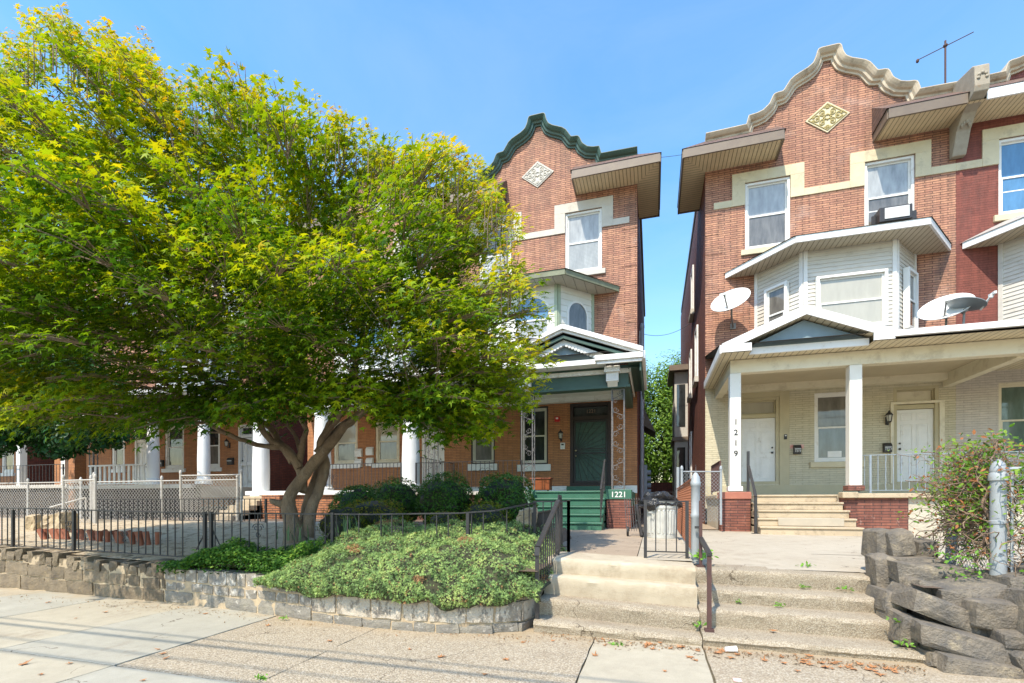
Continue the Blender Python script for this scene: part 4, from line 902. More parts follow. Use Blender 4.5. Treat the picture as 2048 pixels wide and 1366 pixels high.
# raised yards
def sheet(name, mt, x0, x1, y0, y1, zf, nx=24, ny=24, skirt=True, amp=0):
    mb = MB(); vs = []; 
    for j in range(ny+1):
        for i in range(nx+1):
            x = x0+(x1-x0)*i/nx; y = y0+(y1-y0)*j/ny; vs.append((x, y, zf(x, y)+(amp*noise.noise(Vector((x*1.7, y*1.7, 3))) if amp else 0)))
    mb.add(vs, [(j*(nx+1)+i, j*(nx+1)+i+1, (j+1)*(nx+1)+i+1, (j+1)*(nx+1)+i) for j in range(ny) for i in range(nx)])
    return struct(mb.build(name, mt, recalc=False, loc=(x0, y0, 0)))
zR = lambda x, y: .60+.07*min(max((y-6.1)/6, 0), 1.0)
sheet('terrace', gTerr, .47, 2.3, 6.4, 8.2, lambda x, y: zR(x, y), 2, 2); sheet('terrace', gTerr, .47, 9.5, 8.2, 13.4, lambda x, y: zR(x, y), 4, 4); sheet('terrace', gTerr, 2.3, 9.5, 6.4, 8.2, lambda x, y: zR(x, y)-.004, 2, 2)
sheet('walkway', gTerrB, -3.6, -.20, 6.2, 13.4, lambda x, y: .694, 2, 2); sheet('walkway', gTerr, -.19, .47, 6.2, 24, lambda x, y: .692, 2, 2); sheet('walkway', gTerrB, -.55, 1.7, 13.4, 60, lambda x, y: .688, 2, 2)
mGrav = M('beige_gravel', (.66, .54, .36), (.36, .27, .17), 60, .95, bmp=.03, bscale=40, dirt=(.26, .18, .10), dlo=.52, dhi=.6, dscale=5)
gz = lambda x, y: .50+.12*max(0, min(1, (-x-6)/4))+(.40-.1*max(0, min(1, (-x-6)/4)))*max(0, min(1, (y-5.4)/3.2))
sheet('garden_ground', mGrav, -24, -3.6, 5.25, 9.3, gz, 60, 24, amp=.03); sheet('garden_ground', mSoil, -3.6, -1.2, 5.0, 9.3, lambda x, y: gz(x, y) if x < -1.5 else .66, 16, 24)
sheet('garden_path', gTerr, -24, -3.6, 9.3, 10.6, lambda x, y: .88, 4, 2); sheet('yard_ground', mSoil, -60, -3.6, 10.6, 13.4, lambda x, y: .86, 4, 2); sheet('yard_ground', mSoil, -60, -24, 5.2, 10.6, lambda x, y: .8, 4, 2)
sheet('yard_ground', mSoil, 2.4, 14, 5.3, 6.4, lambda x, y: .62, 6, 4, amp=.05); sheet('yard_ground', mSoil, 9.5, 20, 6.4, 13.4, lambda x, y: .62, 4, 4)
# ----------------------------------------------------------------- street steps
mStP = GROUNDMAT('step_aggregate', (.42, .35, .25), (.33, .27, .19), pebble=110)
mStC = M('limewashed_concrete', (.52, .45, .33), (.40, .33, .23), 2.2, .85, bmp=.006, bscale=70, dirt=(.30, .23, .15), dlo=.5, dhi=.75, dscale=2.4)
def steps(name, label, x0, x1, defs, slope):
    root = thing(name, label, 'steps', ((x0+x1)/2, 5.0, 0))
    for k, (y, zb, z, yb, mt) in enumerate(defs):
        mb = MB(); n = 28
        def row(yy, zz, wob, q): return [(x0+(x1-x0)*i/n, yy+wob*noise.noise(Vector((i*.35+q*9+x0*5, k*3.3, q))), zz-slope*((x0+(x1-x0)*i/n)-x0)+wob*.6*noise.noise(Vector((i*.5, k*2.2+q, 7)))) for i in range(n+1)]
        rows = [row(y+.012, zb, .01, 1), row(y+.004, (zb+z)/2, .012, 2), row(y-.012, z-.045, .015, 3), row(y+.004, z-.012, .016, 4), row(y+.035, z, .012, 5), row(y+.2, z-.004, .006, 6), row(yb, z, .004, 7)]
        vs = [p for r_ in rows for p in r_]; mb.add(vs, [(a*(n+1)+i, a*(n+1)+i+1, (a+1)*(n+1)+i+1, (a+1)*(n+1)+i) for a in range(len(rows)-1) for i in range(n)])
        for e in (0, n): mb.poly([r_[e] for r_ in rows]+[(rows[-1][e][0], rows[-1][e][1], zb)])
        mb.build('step', mt, root, smooth=True, recalc=False)
    return root
steps('street_steps', 'wider limewashed concrete steps up to the green porch walkway', -1.24, .465, [(5.0, -.02, .135, 5.5, mStP), (5.28, .1, .325, 5.8, mStP), (5.53, .29, .545, 6.0, mStC), (5.74, .5, .735, 6.45, mStC)], .035)
steps('street_steps', 'worn pebbled concrete steps beside the boulder wall', .475, 2.35, [(5.01, -.02, .105, 5.6, mStP), (5.40, .08, .29, 5.95, mStP), (5.76, .26, .44, 6.3, mStP), (6.12, .42, .617, 6.6, mStP)], .012)
# ----------------------------------------------------------------- stone garden walls
PATH = [(-14, 5.16), (-10.6, 5.13), (-8.5, 5.08), (-6.58, 5.02), (-5.8, 4.97), (-4.94, 4.88), (-4.1, 4.77), (-3.33, 4.69), (-2.7, 4.66), (-2.2, 4.69), (-1.8, 4.78), (-1.5, 4.93), (-1.33, 5.13), (-1.27, 5.4)]
def along(s_):
    for (a, b), (c, d) in zip(PATH[:-1], PATH[1:]):
        l_ = math.dist((a, b), (c, d))
        if s_ <= l_ or (c, d) == PATH[-1]: t = s_/l_; u = Vector((c-a, d-b, 0)).normalized(); return Vector((a+(c-a)*t, b+(d-b)*t, 0)), u, Vector((-u.y, u.x, 0))
        s_ -= l_
def sat(x):
    s_ = 0
    for (a, b), (c, d) in zip(PATH[:-1], PATH[1:]):
        l_ = math.dist((a, b), (c, d))
        if a <= x <= c: return s_+l_*(x-a)/(c-a)
        s_ += l_
    return s_
mGranite = M('grey_brown_granite', (.31, .24, .15), (.16, .125, .085), 5, .9, bmp=.02, bscale=25, dirt=(.40, .30, .17), dlo=.55, dhi=.75, dscale=6, isl=.45)
mPeel = M('peeling_white_paint_on_stone', (.17, .16, .145), (.30, .26, .20), 6, .85, bmp=.015, bscale=30, dirt=(.52, .48, .41), dlo=.52, dhi=.60, dscale=8)
mPeel2 = M('thick_flaking_paint_on_stone', (.16, .15, .14), (.32, .27, .2), 6, .85, bmp=.02, bscale=30, dirt=(.50, .44, .35), dlo=.45, dhi=.49, dscale=9, stretch=(1, 1, .45))
mMort = M('sandy_mortar', (.52, .41, .26), (.38, .29, .19), 8, .95, bmp=.01, bscale=50)
def course(mb, sA, sB, zf0, zf1, lens, thick, rnd, gap=.012, rough=.012, seed=0, depthf=None):
    s_ = sA; k = 0; rr = random.Random(seed)
    while s_ < sB-.03:
        ln = min(lens[0]+(lens[1]-lens[0])*rr.random(), sB-s_)
        if sB-s_-ln < .06: ln = sB-s_
        p, u, n = along(s_+ln/2); z0 = zf0(p.x, k, rr); z1 = zf1(p.x, k, rr); th = depthf(k) if depthf else thick
        mb.stone(p+n*(th/2+.004*rr.random())+Vector((0, 0, (z0+z1)/2)), u, n, (0, 0, 1), ln/2-gap/2, th/2, (z1-z0)/2-gap/2, seed+k*1.7, rnd, rough)
        s_ += ln; k += 1
topz = lambda x: .49+.13*max(0, min(1, (-x-6.58)/3.7))
w1 = thing('stone_wall', 'low grey stone garden wall with notched upright capstones', 'garden wall', (-9, 5.1, 0))
sA, sB = 0.0, sat(-6.6)
mb = MB(); course(mb, sA, sB, lambda x, k, r: .0, lambda x, k, r: .17+.06*(topz(x)-.49)/.13, (.3, .75), .22, .3, seed=3); course(mb, sA, sB, lambda x, k, r: .175+.06*(topz(x)-.49)/.13, lambda x, k, r: topz(x)-.165, (.28, .6), .22, .3, seed=21); mb.build('stonework', mGranite, w1, smooth=False)
mb = MB(); course(mb, sA, sB, lambda x, k, r: topz(x)-.16, lambda x, k, r: topz(x)+(.025 if k % 2 else -.03)+r.uniform(-.012, .012), (.12, .2), .5, .28, seed=40, rough=.028, depthf=lambda k: .55 if k % 2 else .36); mb.build('capstones', mGranite, w1)
mb = MB(); pts = [along(sA+(sB-sA)*k/20) for k in range(21)]
def ribbon(mb, pts, d0, d1, z0, z1f):
    v = []
    for p, u, n in pts: z1 = z1f(p.x); v += [p+n*d0+Vector((0, 0, z0)), p+n*d1+Vector((0, 0, z0)), p+n*d1+Vector((0, 0, z1)), p+n*d0+Vector((0, 0, z1))]
    mb.add(v, [(i*4+k, i*4+(k+1) % 4, (i+1)*4+(k+1) % 4, (i+1)*4+k) for i in range(len(pts)-1) for k in range(4)]+[(0, 1, 2, 3), tuple((len(pts)-1)*4+k for k in range(4))])
ribbon(mb, pts, .018, .5, -.01, lambda x: topz(x)-.05); mb.build('mortar', mMort, w1)
w2 = thing('stone_wall', 'curved stone wall with flaking white paint below the spreading juniper', 'garden wall', (-4, 4.8, 0))
sA, sB = sat(-6.58), sat(-1.27); sM = sat(-3.9)
mb = MB(); course(mb, sA, sM, lambda x, k, r: .0, lambda x, k, r: .17, (.3, .7), .22, .3, seed=5); course(mb, sM, sB, lambda x, k, r: -.01, lambda x, k, r: .10, (.25, .5), .22, .3, seed=7)
mb.build('lower_stonework', M('grey_stained_stone', (.30, .27, .21), (.16, .15, .135), 6, .9, bmp=.02, bscale=25, dirt=(.50, .46, .38), dlo=.58, dhi=.66, dscale=6), w2)
mb = MB(); course(mb, sM, sB, lambda x, k, r: .105, lambda x, k, r: .335, (.28, .5), .22, .18, seed=11, gap=.02); mb.build('painted_blocks', mPeel2, w2)
mb = MB(); course(mb, sA, sM, lambda x, k, r: .175, lambda x, k, r: .30, (.18, .36), .22, .3, seed=13, gap=.018); course(mb, sA, sM, lambda x, k, r: .305, lambda x, k, r: .49, (.13, .22), .24, .25, seed=15, gap=.022); course(mb, sM, sB, lambda x, k, r: .34, lambda x, k, r: .46, (.2, .4), .24, .25, seed=17, gap=.018); mb.build('painted_stonework', mPeel, w2)
mb = MB(); pts = [along(sA+(sB-sA)*k/40) for k in range(41)]; ribbon(mb, pts, .012, .45, -.01, lambda x: .44); mb.build('mortar', mMort, w2)
# ----------------------------------------------------------------- boulders on the right
mBould = M('dark_schist', (.27, .225, .165), (.10, .094, .085), 7, .8, bmp=.03, bscale=34, dirt=(.34, .28, .19), dlo=.55, dhi=.68, dscale=6)
BO = [(748, 1060, 776, 1122, 6.28, 0), (776, 1062, 828, 1116, 6.2, .1), (833, 1081, 874, 1116, 6.25, 0), (754, 1112, 794, 1180, 5.95, .05), (792, 1114, 886, 1134, 6.0, 0), (795, 1129, 945, 1172, 5.72, -.06), (822, 1160, 908, 1210, 5.5, -.3), (880, 1166, 1012, 1228, 5.28, .18), (945, 1200, 1070, 1262, 5.1, -.1), (816, 1200, 1000, 1256, 5.2, -.38), (838, 1262, 1070, 1322, 4.98, -.22), (888, 1318, 1075, 1385, 4.82, -.12), (770, 1182, 816, 1236, 5.55, -.2), (798, 1232, 834, 1290, 5.22, -.1), (852, 1306, 892, 1338, 4.97, -.1), (1005, 1262, 1080, 1296, 4.98, 0), (1010, 1150, 1100, 1205, 5.3, .1), (1075, 1200, 1240, 1330, 4.8, -.1), (1070, 1320, 1250, 1400, 4.7, 0), (1080, 1140, 1240, 1210, 5.2, 0), (1240, 1180, 1450, 1400, 4.7, 0)]
bw = thing('boulder_wall', 'dry wall of big dark tilted boulders at the right corner', 'stone wall', (2.8, 5.2, 0))
for k, (u0, v0, u1, v1, Y, rot) in enumerate(BO):
    u0 += 1000; u1 += 1000; x0, z1 = P(u0, v0, Y); x1, _ = P(u1, v0, Y); _, z0 = P(u1, v1, Y); _, z0b = P((u0+u1)/2, v1, Y); z0 = max(z0b, -.05)
    c = math.cos(rot); s_ = math.sin(rot); hw = (x1-x0)/2; hh = (z1-z0)/2; th = .22 if k > 3 else .14
    yaw = .12*(hsh(k+9)-.5); ux = Vector((c*math.cos(yaw), math.sin(yaw), s_)); uy = Vector((-math.sin(yaw), math.cos(yaw), .12*(hsh(k)-.5))); uz = ux.cross(uy)
    mb = MB(); mb.rock(((x0+x1)/2, Y+th, (z0+z1)/2), ux, uy, uz, hw*1.08, th*1.3, hh*(1.1 if abs(rot) < .15 else .9), k*7+1)
    mb.build('boulder', mBould, bw)
mb = MB(); mb.prism([(2.42, 5.06, -.02), (2.42, 5.3, .32), (2.42, 5.6, .60), (2.42, 6.45, .64), (2.42, 6.45, -.02)], (5, 0, 0)); mb.build('earth_fill', mSoil, bw)
# ----------------------------------------------------------------- iron fences and rails
FP = [(-14, 5.55), (-10.3, 5.5), (-6.6, 5.42), (-4.6, 5.45), (-3.6, 5.52), (-3, 5.60), (-2.4, 5.72), (-1.98, 5.9), (-1.75, 6.2), (-1.62, 6.6)]
zf_ = [.62, .60, .55, .55, .55, .56, .57, .60, .66, .70]
f1 = railing('iron_fence', [(a, b, z) for (a, b), z in zip(FP, zf_)], .70, mIron, sp=.155, posts=False, thick=.013, twist=False, base=.04, scrolls=[(-5.35, 5.43, 1.05, .06), (-3.25, 5.57, 1.05, .055), (-9.3, 5.48, 1.05, .05), (-8.0, 5.46, .9, .05)])
tag(f1, 'long low black iron picket fence along the stone garden walls', 'fence')
mb = MB()
for x, y in ((-9.15, 5.46), (-6.32, 5.42), (-6.2, 5.42), (-4.15, 5.47), (-2.3, 5.75), (-11.6, 5.5), (-10.75, 5.5)): mb.box(x-.02, x+.02, y-.02, y+.02, .45, 1.27)
for x, y in ((-6.26, 5.42), (-4.15, 5.47)):
    for s_ in (-1, 1): mb.bar((x+s_*.06, y+.02, 1.0), (x+s_*.25, y+.02, .7), .014)
mb.build('fence_post', mIron, f1, recalc=False)
f2 = railing('iron_fence', [(-15, 9.25, .86), (-8.9, 9.25, .86)], .62, mIron, sp=.16, posts=True); tag(f2, 'black iron fence behind the gravel garden, in front of the chain link', 'fence')
f3 = railing('iron_fence', [(-1.62, 6.62, .70), (-1.14, 6.66, .70)], .72, mIron, sp=.12, posts=True); tag(f3, 'short iron fence end panel beside the open gate', 'fence')
f6 = railing('iron_fence', [(-1.66, 6.7, .70), (-1.9, 9.0, .70)], .55, mIron, sp=.14, posts=True); tag(f6, 'iron fence running back beside the round hedges', 'fence')
# handrail up the street steps
hr = thing('handrail', 'black iron handrail with pickets left of the limewashed steps', 'handrail', (-1.21, 5.1, .13))
a_ = Vector((-1.21, 5.08, .92)); b_ = Vector((-1.17, 6.05, 1.43)); mb = MB(); mb.bar(a_, b_, .055, .03); mb.bar(a_+Vector((0, -.02, 0)), a_+Vector((0, -.03, -.09)), .055, .03); mb.build('top_rail', mIron, hr)
mb = MB(); mb.box(-1.235, -1.195, 5.06, 5.10, .12, .92); mb.build('post', mIron, hr); mb = MB(); mb.box(-1.195, -1.155, 6.03, 6.07, .69, 1.43); mb.build('post', mIron, hr)
mb = MB(); lo0 = Vector((-1.21, 5.12, .34)); lo1 = Vector((-1.17, 6.0, .80)); mb.bar(lo0, lo1, .02)
for k in range(1, 9):
    t = k/9; c0 = lo0.lerp(lo1, t); c1 = a_.lerp(b_, t); c1.x = c0.x; c1.y = c0.y; mb.bar(c0, c1, .014)
mb.build('pickets', mIron, hr, recalc=False)
ga = thing('iron_gate', 'open black iron gate with looped top, seen edge on by the handrail', 'gate', (-1.17, 6.1, .7))
mb = MB(); g0 = Vector((-1.19, 6.12, .74)); g1 = Vector((-1.3, 7.0, .74))
for k in range(8): c = g0.lerp(g1, k/7); mb.bar(c, c+Vector((0, 0, .68)), .014 if 0 < k < 7 else .025)
mb.bar(g0, g1, .02); mb.bar(g0+Vector((0, 0, .66)), g1+Vector((0, 0, .66)), .02)
for k in range(3):
    c = g0.lerp(g1, (k*2+1.5)/7)+Vector((0, 0, .68)); d = (g1-g0).normalized(); mb.tube([c+d*.11*math.cos(t*math.pi/8)+Vector((0, 0, .09*math.sin(t*math.pi/8))) for t in range(9)], .008, 5)
mb.build('gate_leaf', mIron, ga, recalc=False); mb = MB(); mb.box(-1.16, -1.12, 6.64, 6.68, .69, 1.44); mb.build('gate_post', mIron, ga)
f4 = railing('iron_fence', [(-.09, 6.35, .69), (.42, 6.45, .68)], .74, mIron, sp=.125, posts=True, base=.09); tag(f4, 'short black iron barrier in front of the galvanised bin', 'fence')
rr_ = thing('handrail', 'rusty plain handrail between the two flights of street steps', 'handrail', (.55, 5.2, .12))
mb = MB(); mb.box(.53, .572, 5.18, 5.22, .1, .89); mb.box(.505, .595, 5.155, 5.245, .1, .125); mb.build('post', mIronR, rr_); mb = MB(); mb.box(.55, .588, 6.28, 6.32, .6, 1.43); mb.box(.52, .62, 6.24, 6.36, .6, .63); mb.build('post', mIronR, rr_)
mb = MB(); mb.bar((.551, 5.17, .885), (.569, 6.28, .97), .05, .03); mb.bar((.50, 6.3, 1.1), (.56, 6.3, 1.1), .03); mb.build('top_rail', mIron, rr_)
# porch rails
f5 = railing('porch_railing', [(4.72, 13.22, 1.64), (4.86, 12.98, 1.62), (9.4, 12.98, 1.62), (14, 12.98, 1.62)], .88, mIronG, sp=.15, base=.06, twist=True, scrolls=[(6.85, 12.98, 2.32, .09), (6.78, 12.98, 2.02, .09), (6.85, 12.98, 1.80, .07), (9.2, 12.98, 2.3, .09)]); tag(f5, 'pale blue twisted iron railing along the cream porch edge', 'railing')
f7 = railing('porch_railing', [(1.68, 13.35, 1.62), (1.68, 15.2, 1.62)], .85, mIronR, sp=.12); tag(f7, 'brown iron side railing behind the 1219 pillar', 'railing')
hr = thing('handrail', 'black square handrail on the cream house porch steps', 'handrail', (2.3, 12.25, .67))
mb = MB(); mb.box(2.27, 2.33, 12.2, 12.26, .66, 1.55); mb.box(2.22, 2.38, 12.15, 12.31, .66, .68); mb.build('post', mIron, hr); mb = MB(); mb.box(2.27, 2.33, 13.1, 13.16, 1.66, 2.68); mb.build('post', mIron, hr); mb = MB(); mb.bar((2.3, 12.2, 1.53), (2.3, 13.1, 2.32), .06, .04); mb.build('top_rail', mIron, hr)
hr = thing('handrail', 'scrolled black iron handrail on the green porch steps', 'handrail', (-1.25, 12.2, .9))
mb = MB(); mb.bar((-1.26, 12.15, 1.72), (-1.26, 13.2, 2.56), .045, .03); mb.bar((-1.26, 12.2, 1.15), (-1.26, 13.15, 1.95), .02)
for y, z0, z1 in ((12.17, .9, 1.74), (13.15, 1.72, 2.54)): mb.box(-1.275, -1.245, y-.015, y+.015, z0, z1)
for k in range(1, 8): y = 12.17+k*.122; mb.bar((-1.26, y, 1.15+.103*k), (-1.26, y, 1.72+.098*k), .012)
for k in range(3): scroll(mb, -1.26, 12.4+k*.25, 1.6+k*.22, .08, 1.3, 1, 1, .007, 0, 'y')
mb.build('rail_panel', mIron, hr, recalc=False)
f8 = railing('porch_railing', [(-10.2, 13.1, 1.76), (-7.45, 13.1, 1.76)], .86, mIron, sp=.13, scrolls=[(-9.9, 13.1, 2.2, .1)]); tag(f8, 'black iron railing between round columns on the clay brick porch', 'railing')
f9 = railing('porch_railing', [(-6.95, 13.12, 1.74), (-3.6, 13.12, 1.74)], .86, mIron, sp=.14, scrolls=[(-4.7, 13.12, 2.3, .12)]); tag(f9, 'black iron railing above the hedges on the green porch', 'railing')
f10 = railing('porch_railing', [(-6.99, 13.3, 1.76), (-6.99, 16.1, 1.76)], 1.05, mIron, sp=.12); tag(f10, 'iron divider rail running back between two porches', 'railing')
f11 = railing('porch_railing', [(-33, 13.0, 2.1), (-22.4, 13.0, 2.1)], .8, mIron, sp=.2); tag(f11, 'black iron railing on the far left porches', 'railing')
# ----------------------------------------------------------------- chain link
mLink = M('white_coated_wire', (.52, .50, .46), (.38, .34, .28), 12, .6); mRustL = M('rusty_wire', (.36, .13, .055), (.22, .085, .045), 9, .8); mGalv = M('galvanised_tube', (.36, .39, .40), (.28, .30, .31), 4, .55, metal=.1, dirt=(.30, .24, .18), dlo=.62, dhi=.75, dscale=5)
def chain(mb, p, q, z0, z1, sp=.075, w_=.004, zq=None):
    p = Vector((p[0], p[1], 0)); q = Vector((q[0], q[1], 0)); L_ = (q-p).length; u = (q-p)/L_; H_ = z1-z0; n = int((L_+H_)/sp)+1
    for k in range(n):
        for sg in (0, 1):
            a0 = k*sp-H_; a1 = k*sp; za, zb = 0, H_
            if a0 < 0: za = -a0; a0 = 0
            if a1 > L_: zb = H_-(a1-L_); a1 = L_
            if zb-za < .01: continue
            A, B = (a0, a1) if sg == 0 else (L_-a0, L_-a1)
            mb.bar(p+u*A+Vector((0, 0, z0+za)), p+u*B+Vector((0, 0, z0+zb)), w_)
def linkfence(name, label, p, q, z0, z1, wire, tubes, npost=2, sp=.075, w_=.004, r=.03, rail=True, cap=True, group=None):
    root = thing(name, label, 'fence', (p[0], p[1], z0), group); mb = MB(); chain(mb, p, q, z0+.03, z1-.03, sp, w_); mb.build('wire_mesh', wire, root, recalc=False)
    if rail: mb = MB(); mb.tube([(p[0], p[1], z1), (q[0], q[1], z1)], .018, 7); mb.build('top_rail', tubes, root, smooth=True)
    for k in range(npost):
        t = k/max(npost-1, 1); x = p[0]+(q[0]-p[0])*t; y = p[1]+(q[1]-p[1])*t; mb = MB(); mb.lathe([(r, -.05), (r, z1-z0+.05), (r*1.25, z1-z0+.055), (r*1.2, z1-z0+.1), (r*.6, z1-z0+.14), (.002, z1-z0+.15)], (x, y, z0), 12); mb.build('post', tubes, root, smooth=True)
    return root
linkfence('chain_link_fence', 'long white chain link fence between garden and dark porch base', (-15.9, 10.0), (-10.55, 10.0), .86, 2.0, mLink, mLink, 3, sp=.115, w_=.005)
linkfence('chain_link_fence', 'narrow white chain link panel standing before round columns', (-11.9, 9.5), (-10.0, 9.6), .86, 2.1, mLink, mLink, 2, sp=.1, w_=.005)
linkfence('chain_link_fence', 'white chain link fence before the far left porches, under the dark tree', (-21, 9.9), (-16.3, 9.9), .86, 2.0, mLink, mLink, 3, sp=.115, w_=.005)
linkfence('chain_link_gate', 'white chain link gate left of the long fence', (-14.75, 9.2), (-13.2, 8.3), .86, 2.0, mLink, mLink, 2, sp=.115, w_=.005)
linkfence('chain_link_fence', 'white chain link panel at the far left edge', (-14.3, 8.3), (-13.0, 8.2), .75, 1.95, mLink, mLink, 2, sp=.115, w_=.005)
lf = linkfence('chain_link_fence', 'rusted brown chain link fence running back between the two walkways', (.53, 6.5), (.60, 12.8), .68, 1.74, mRustL, mGalv, 1, sp=.085, w_=.006, r=.001, rail=False)
mb = MB(); mb.tube([(.53, 6.5, 1.74), (.60, 12.8, 1.74)], .018, 6); mb.build('top_wire', mRustL, lf)
gp = MB(); gp.lathe([(.055, 0), (.053, .55), (.06, .56), (.06, .6), (.053, .61), (.053, .95), (.062, .96), (.062, 1.0), (.056, 1.01), (.05, 1.07), (.02, 1.12), (.002, 1.13)], (.52, 6.42, .66), 18)
tag(gp.build('fence_post', mGalv, smooth=True, loc=(.52, 6.42, .66)), 'thick grey post with domed cap at the end of rusty mesh', 'post')
linkfence('chain_link_gate', 'open galvanised gate in the gap between the houses', (.68, 12.3), (1.6, 12.6), .9, 2.15, mGalv, mGalv, 2, sp=.09)
mb = MB(); mb.tube([(.62, 12.9, .66), (.62, 12.9, 2.3)], .04, 10); tag(mb.build('fence_post', mGalv, smooth=True, loc=(.62, 12.9, .66)), 'thin grey post at the far end of the rusty mesh', 'post')
bp = MB(); k_ = 1.0; bp.lathe([(.060, -.1), (.058, .54), (.065, .545), (.065, .57), (.058, .575), (.058, .94), (.070, .945), (.070, 1.0), (.058, 1.02), (.063, 1.04), (.048, 1.1), (.01, 1.14)], (3.07, 5.5, .67), 20)
tag(bp.build('fence_post', mGalv, smooth=True, loc=(3.07, 5.5, .67)), 'big grey fence post rising from the boulders', 'post')
rf = linkfence('chain_link_fence', 'vine covered chain link fence behind the big grey post', (3.1, 5.58), (3.28, 6.6), .66, 1.7, mGalv, mGalv, 1, sp=.075, w_=.003, r=.001)
mb = MB(); mb.tube([(3.16, 6.45, .55), (3.30, 6.6, 1.55)], .05, 12); mb.build('leaning_post', mGalv, rf, smooth=True)
mb = MB(); chain(mb, (3.1, 5.5), (5.9, 5.5), .66, 1.72, .085, .0035); mb.tube([(3.1, 5.5, 1.72), (5.9, 5.5, 1.72)], .02, 7); mb.tube([(3.17, 5.5, .68), (3.17, 5.5, 1.7)], .012, 6); mb.tube([(3.1, 5.5, .72), (5.9, 5.5, .72)], .012, 6); mb.build('side_mesh', mGalv, rf, recalc=False)
# ----------------------------------------------------------------- bins and yard things
mZinc = M('galvanised_zinc', (.62, .62, .57), (.48, .48, .44), 7, .42, metal=.2, dirt=(.30, .28, .24), dlo=.6, dhi=.8, dscale=6)
bn = thing('trash_can', 'ribbed galvanised trash can behind the short iron barrier', 'trash can', (.17, 9.95, .69))
mb = MB(); n = 96; rings = []
for r0, z, fl in ((.265, 0, 0), (.27, .02, 0), (.272, .09, 0), (.278, .11, 1), (.295, .55, 1), (.30, .57, 0), (.312, .60, 0), (.312, .64, 0), (.30, .66, 0), (.302, .71, 0), (.318, .72, 0), (.318, .74, 0)):
    rings.append([(.17+(r0+(.008*(1 if math.sin(k*2*math.pi/n*24) > 0 else -1) if fl else 0))*math.cos(2*math.pi*k/n), 9.95+(r0+(.008*(1 if math.sin(k*2*math.pi/n*24) > 0 else -1) if fl else 0))*math.sin(2*math.pi*k/n), .69+z) for k in range(n)])
vs = [p for r_ in rings for p in r_]; mb.add(vs, [(i*n+k, i*n+(k+1) % n, (i+1)*n+(k+1) % n, (i+1)*n+k) for i in range(len(rings)-1) for k in range(n)]+[tuple(range(n))]); mb.build('can_body', mZinc, bn)
mb = MB(); mb.tube([(-.03, 9.7, 1.18), (-.07, 9.64, 1.21), (-.02, 9.6, 1.21), (.02, 9.66, 1.18)], .01, 6); mb.build('handle', mZinc, bn)
mb = MB(); mb.ell((.14, 9.95, 1.40), (.38, .36, .20), 40, 22, .5, 4)
mb.v = [tuple(Vector(p)+Vector((0, 0, 1))*.05*noise.noise(Vector(p)*9)+noise.noise_vector(Vector(p)*6)*.035) for p in mb.v]
tag(mb.build('trash_bag', M('black_plastic', (.02, .02, .022), (.03, .03, .032), 9, .22, bmp=.03, bscale=12), smooth=True, loc=(.14, 9.95, 1.4)), 'shiny black trash bag bulging on top of the can', 'trash bag')
ct = thing('folded_cart', 'folded dark wire shopping cart leaning left of the can', 'cart', (-.3, 10.1, .69)); mb = MB()
for k in range(7): mb.bar((-.52+k*.05, 10.25, .8), (-.58+k*.05, 10.45, 1.5), .012)
for k in range(5): mb.bar((-.52, 10.26+.04*k, .85+.15*k), (-.2, 10.26+.04*k, .85+.15*k), .01)
mb.bar((-.22, 10.0, .72), (-.33, 10.3, 1.35), .05); mb.build('wire_basket', mIron, ct, recalc=False)
for x in (-.5, -.2):
    mb = MB(); mb.tube([(x-.02, 10.2, .8), (x+.02, 10.2, .8)], .1, 14); mb.build('wheel', M('black_rubber', (.02, .02, .02)), ct)
mb = MB(); mb.lathe([(.17, 0), (.17, .03), (.12, .035), (.045, .42), (.04, .43)], (.25, 15.5, 1.18), 16); mb.box(.1, .4, 15.35, 15.65, .7, 1.18); 
cn = thing('traffic_cone', 'small orange traffic cone tip showing behind the bin bag', 'traffic cone', (.25, 15.5, .69)); m_o = M('cone_orange', (.75, .14, .03)); mb = MB(); mb.lathe([(.14, 0), (.14, .03), (.10, .04), (.03, .62), (.025, .63)], (.25, 15.5, 1.0), 16); mb.build('cone', m_o, cn, smooth=True); mb = MB(); mb.box(.05, .45, 15.3, 15.7, .69, 1.0); mb.build('cone_base', mIron, cn)
bgf = railing('iron_fence', [(-.45, 20, .7), (1.5, 20, .7)], 1.1, mIron, sp=.18); tag(bgf, 'dark iron gate across the gap behind the bins', 'fence')
mb = MB(); mb.box(-.5, 2.2, 31, 31.2, .6, 2.6); tag(mb.build('brick_wall', mBrickS, loc=(.8, 31, .6)), 'low red brick wall closing the gap far back', 'wall')
wb = thing('wooden_box', 'brown wooden box on the green porch left of the door', 'box', (-3.3, 14.6, 1.7)); mb = MB(); mb.box(-3.64, -3.06, 14.4, 14.8, 1.78, 2.12); mb.build('box_body', M('varnished_wood', (.30, .085, .03), (.20, .055, .02), 3, .35, stretch=(1, 1, 9)), wb, bev=.01); mb = MB(); mb.box(-3.68, -3.02, 14.37, 14.83, 2.12, 2.16); mb.build('box_lid', M('varnished_lid', (.26, .07, .03)), wb)
for x in (-3.58, -3.12): mb = MB(); mb.box(x-.03, x+.03, 14.45, 14.5, 1.70, 1.78); mb.build('foot', mIron, wb)
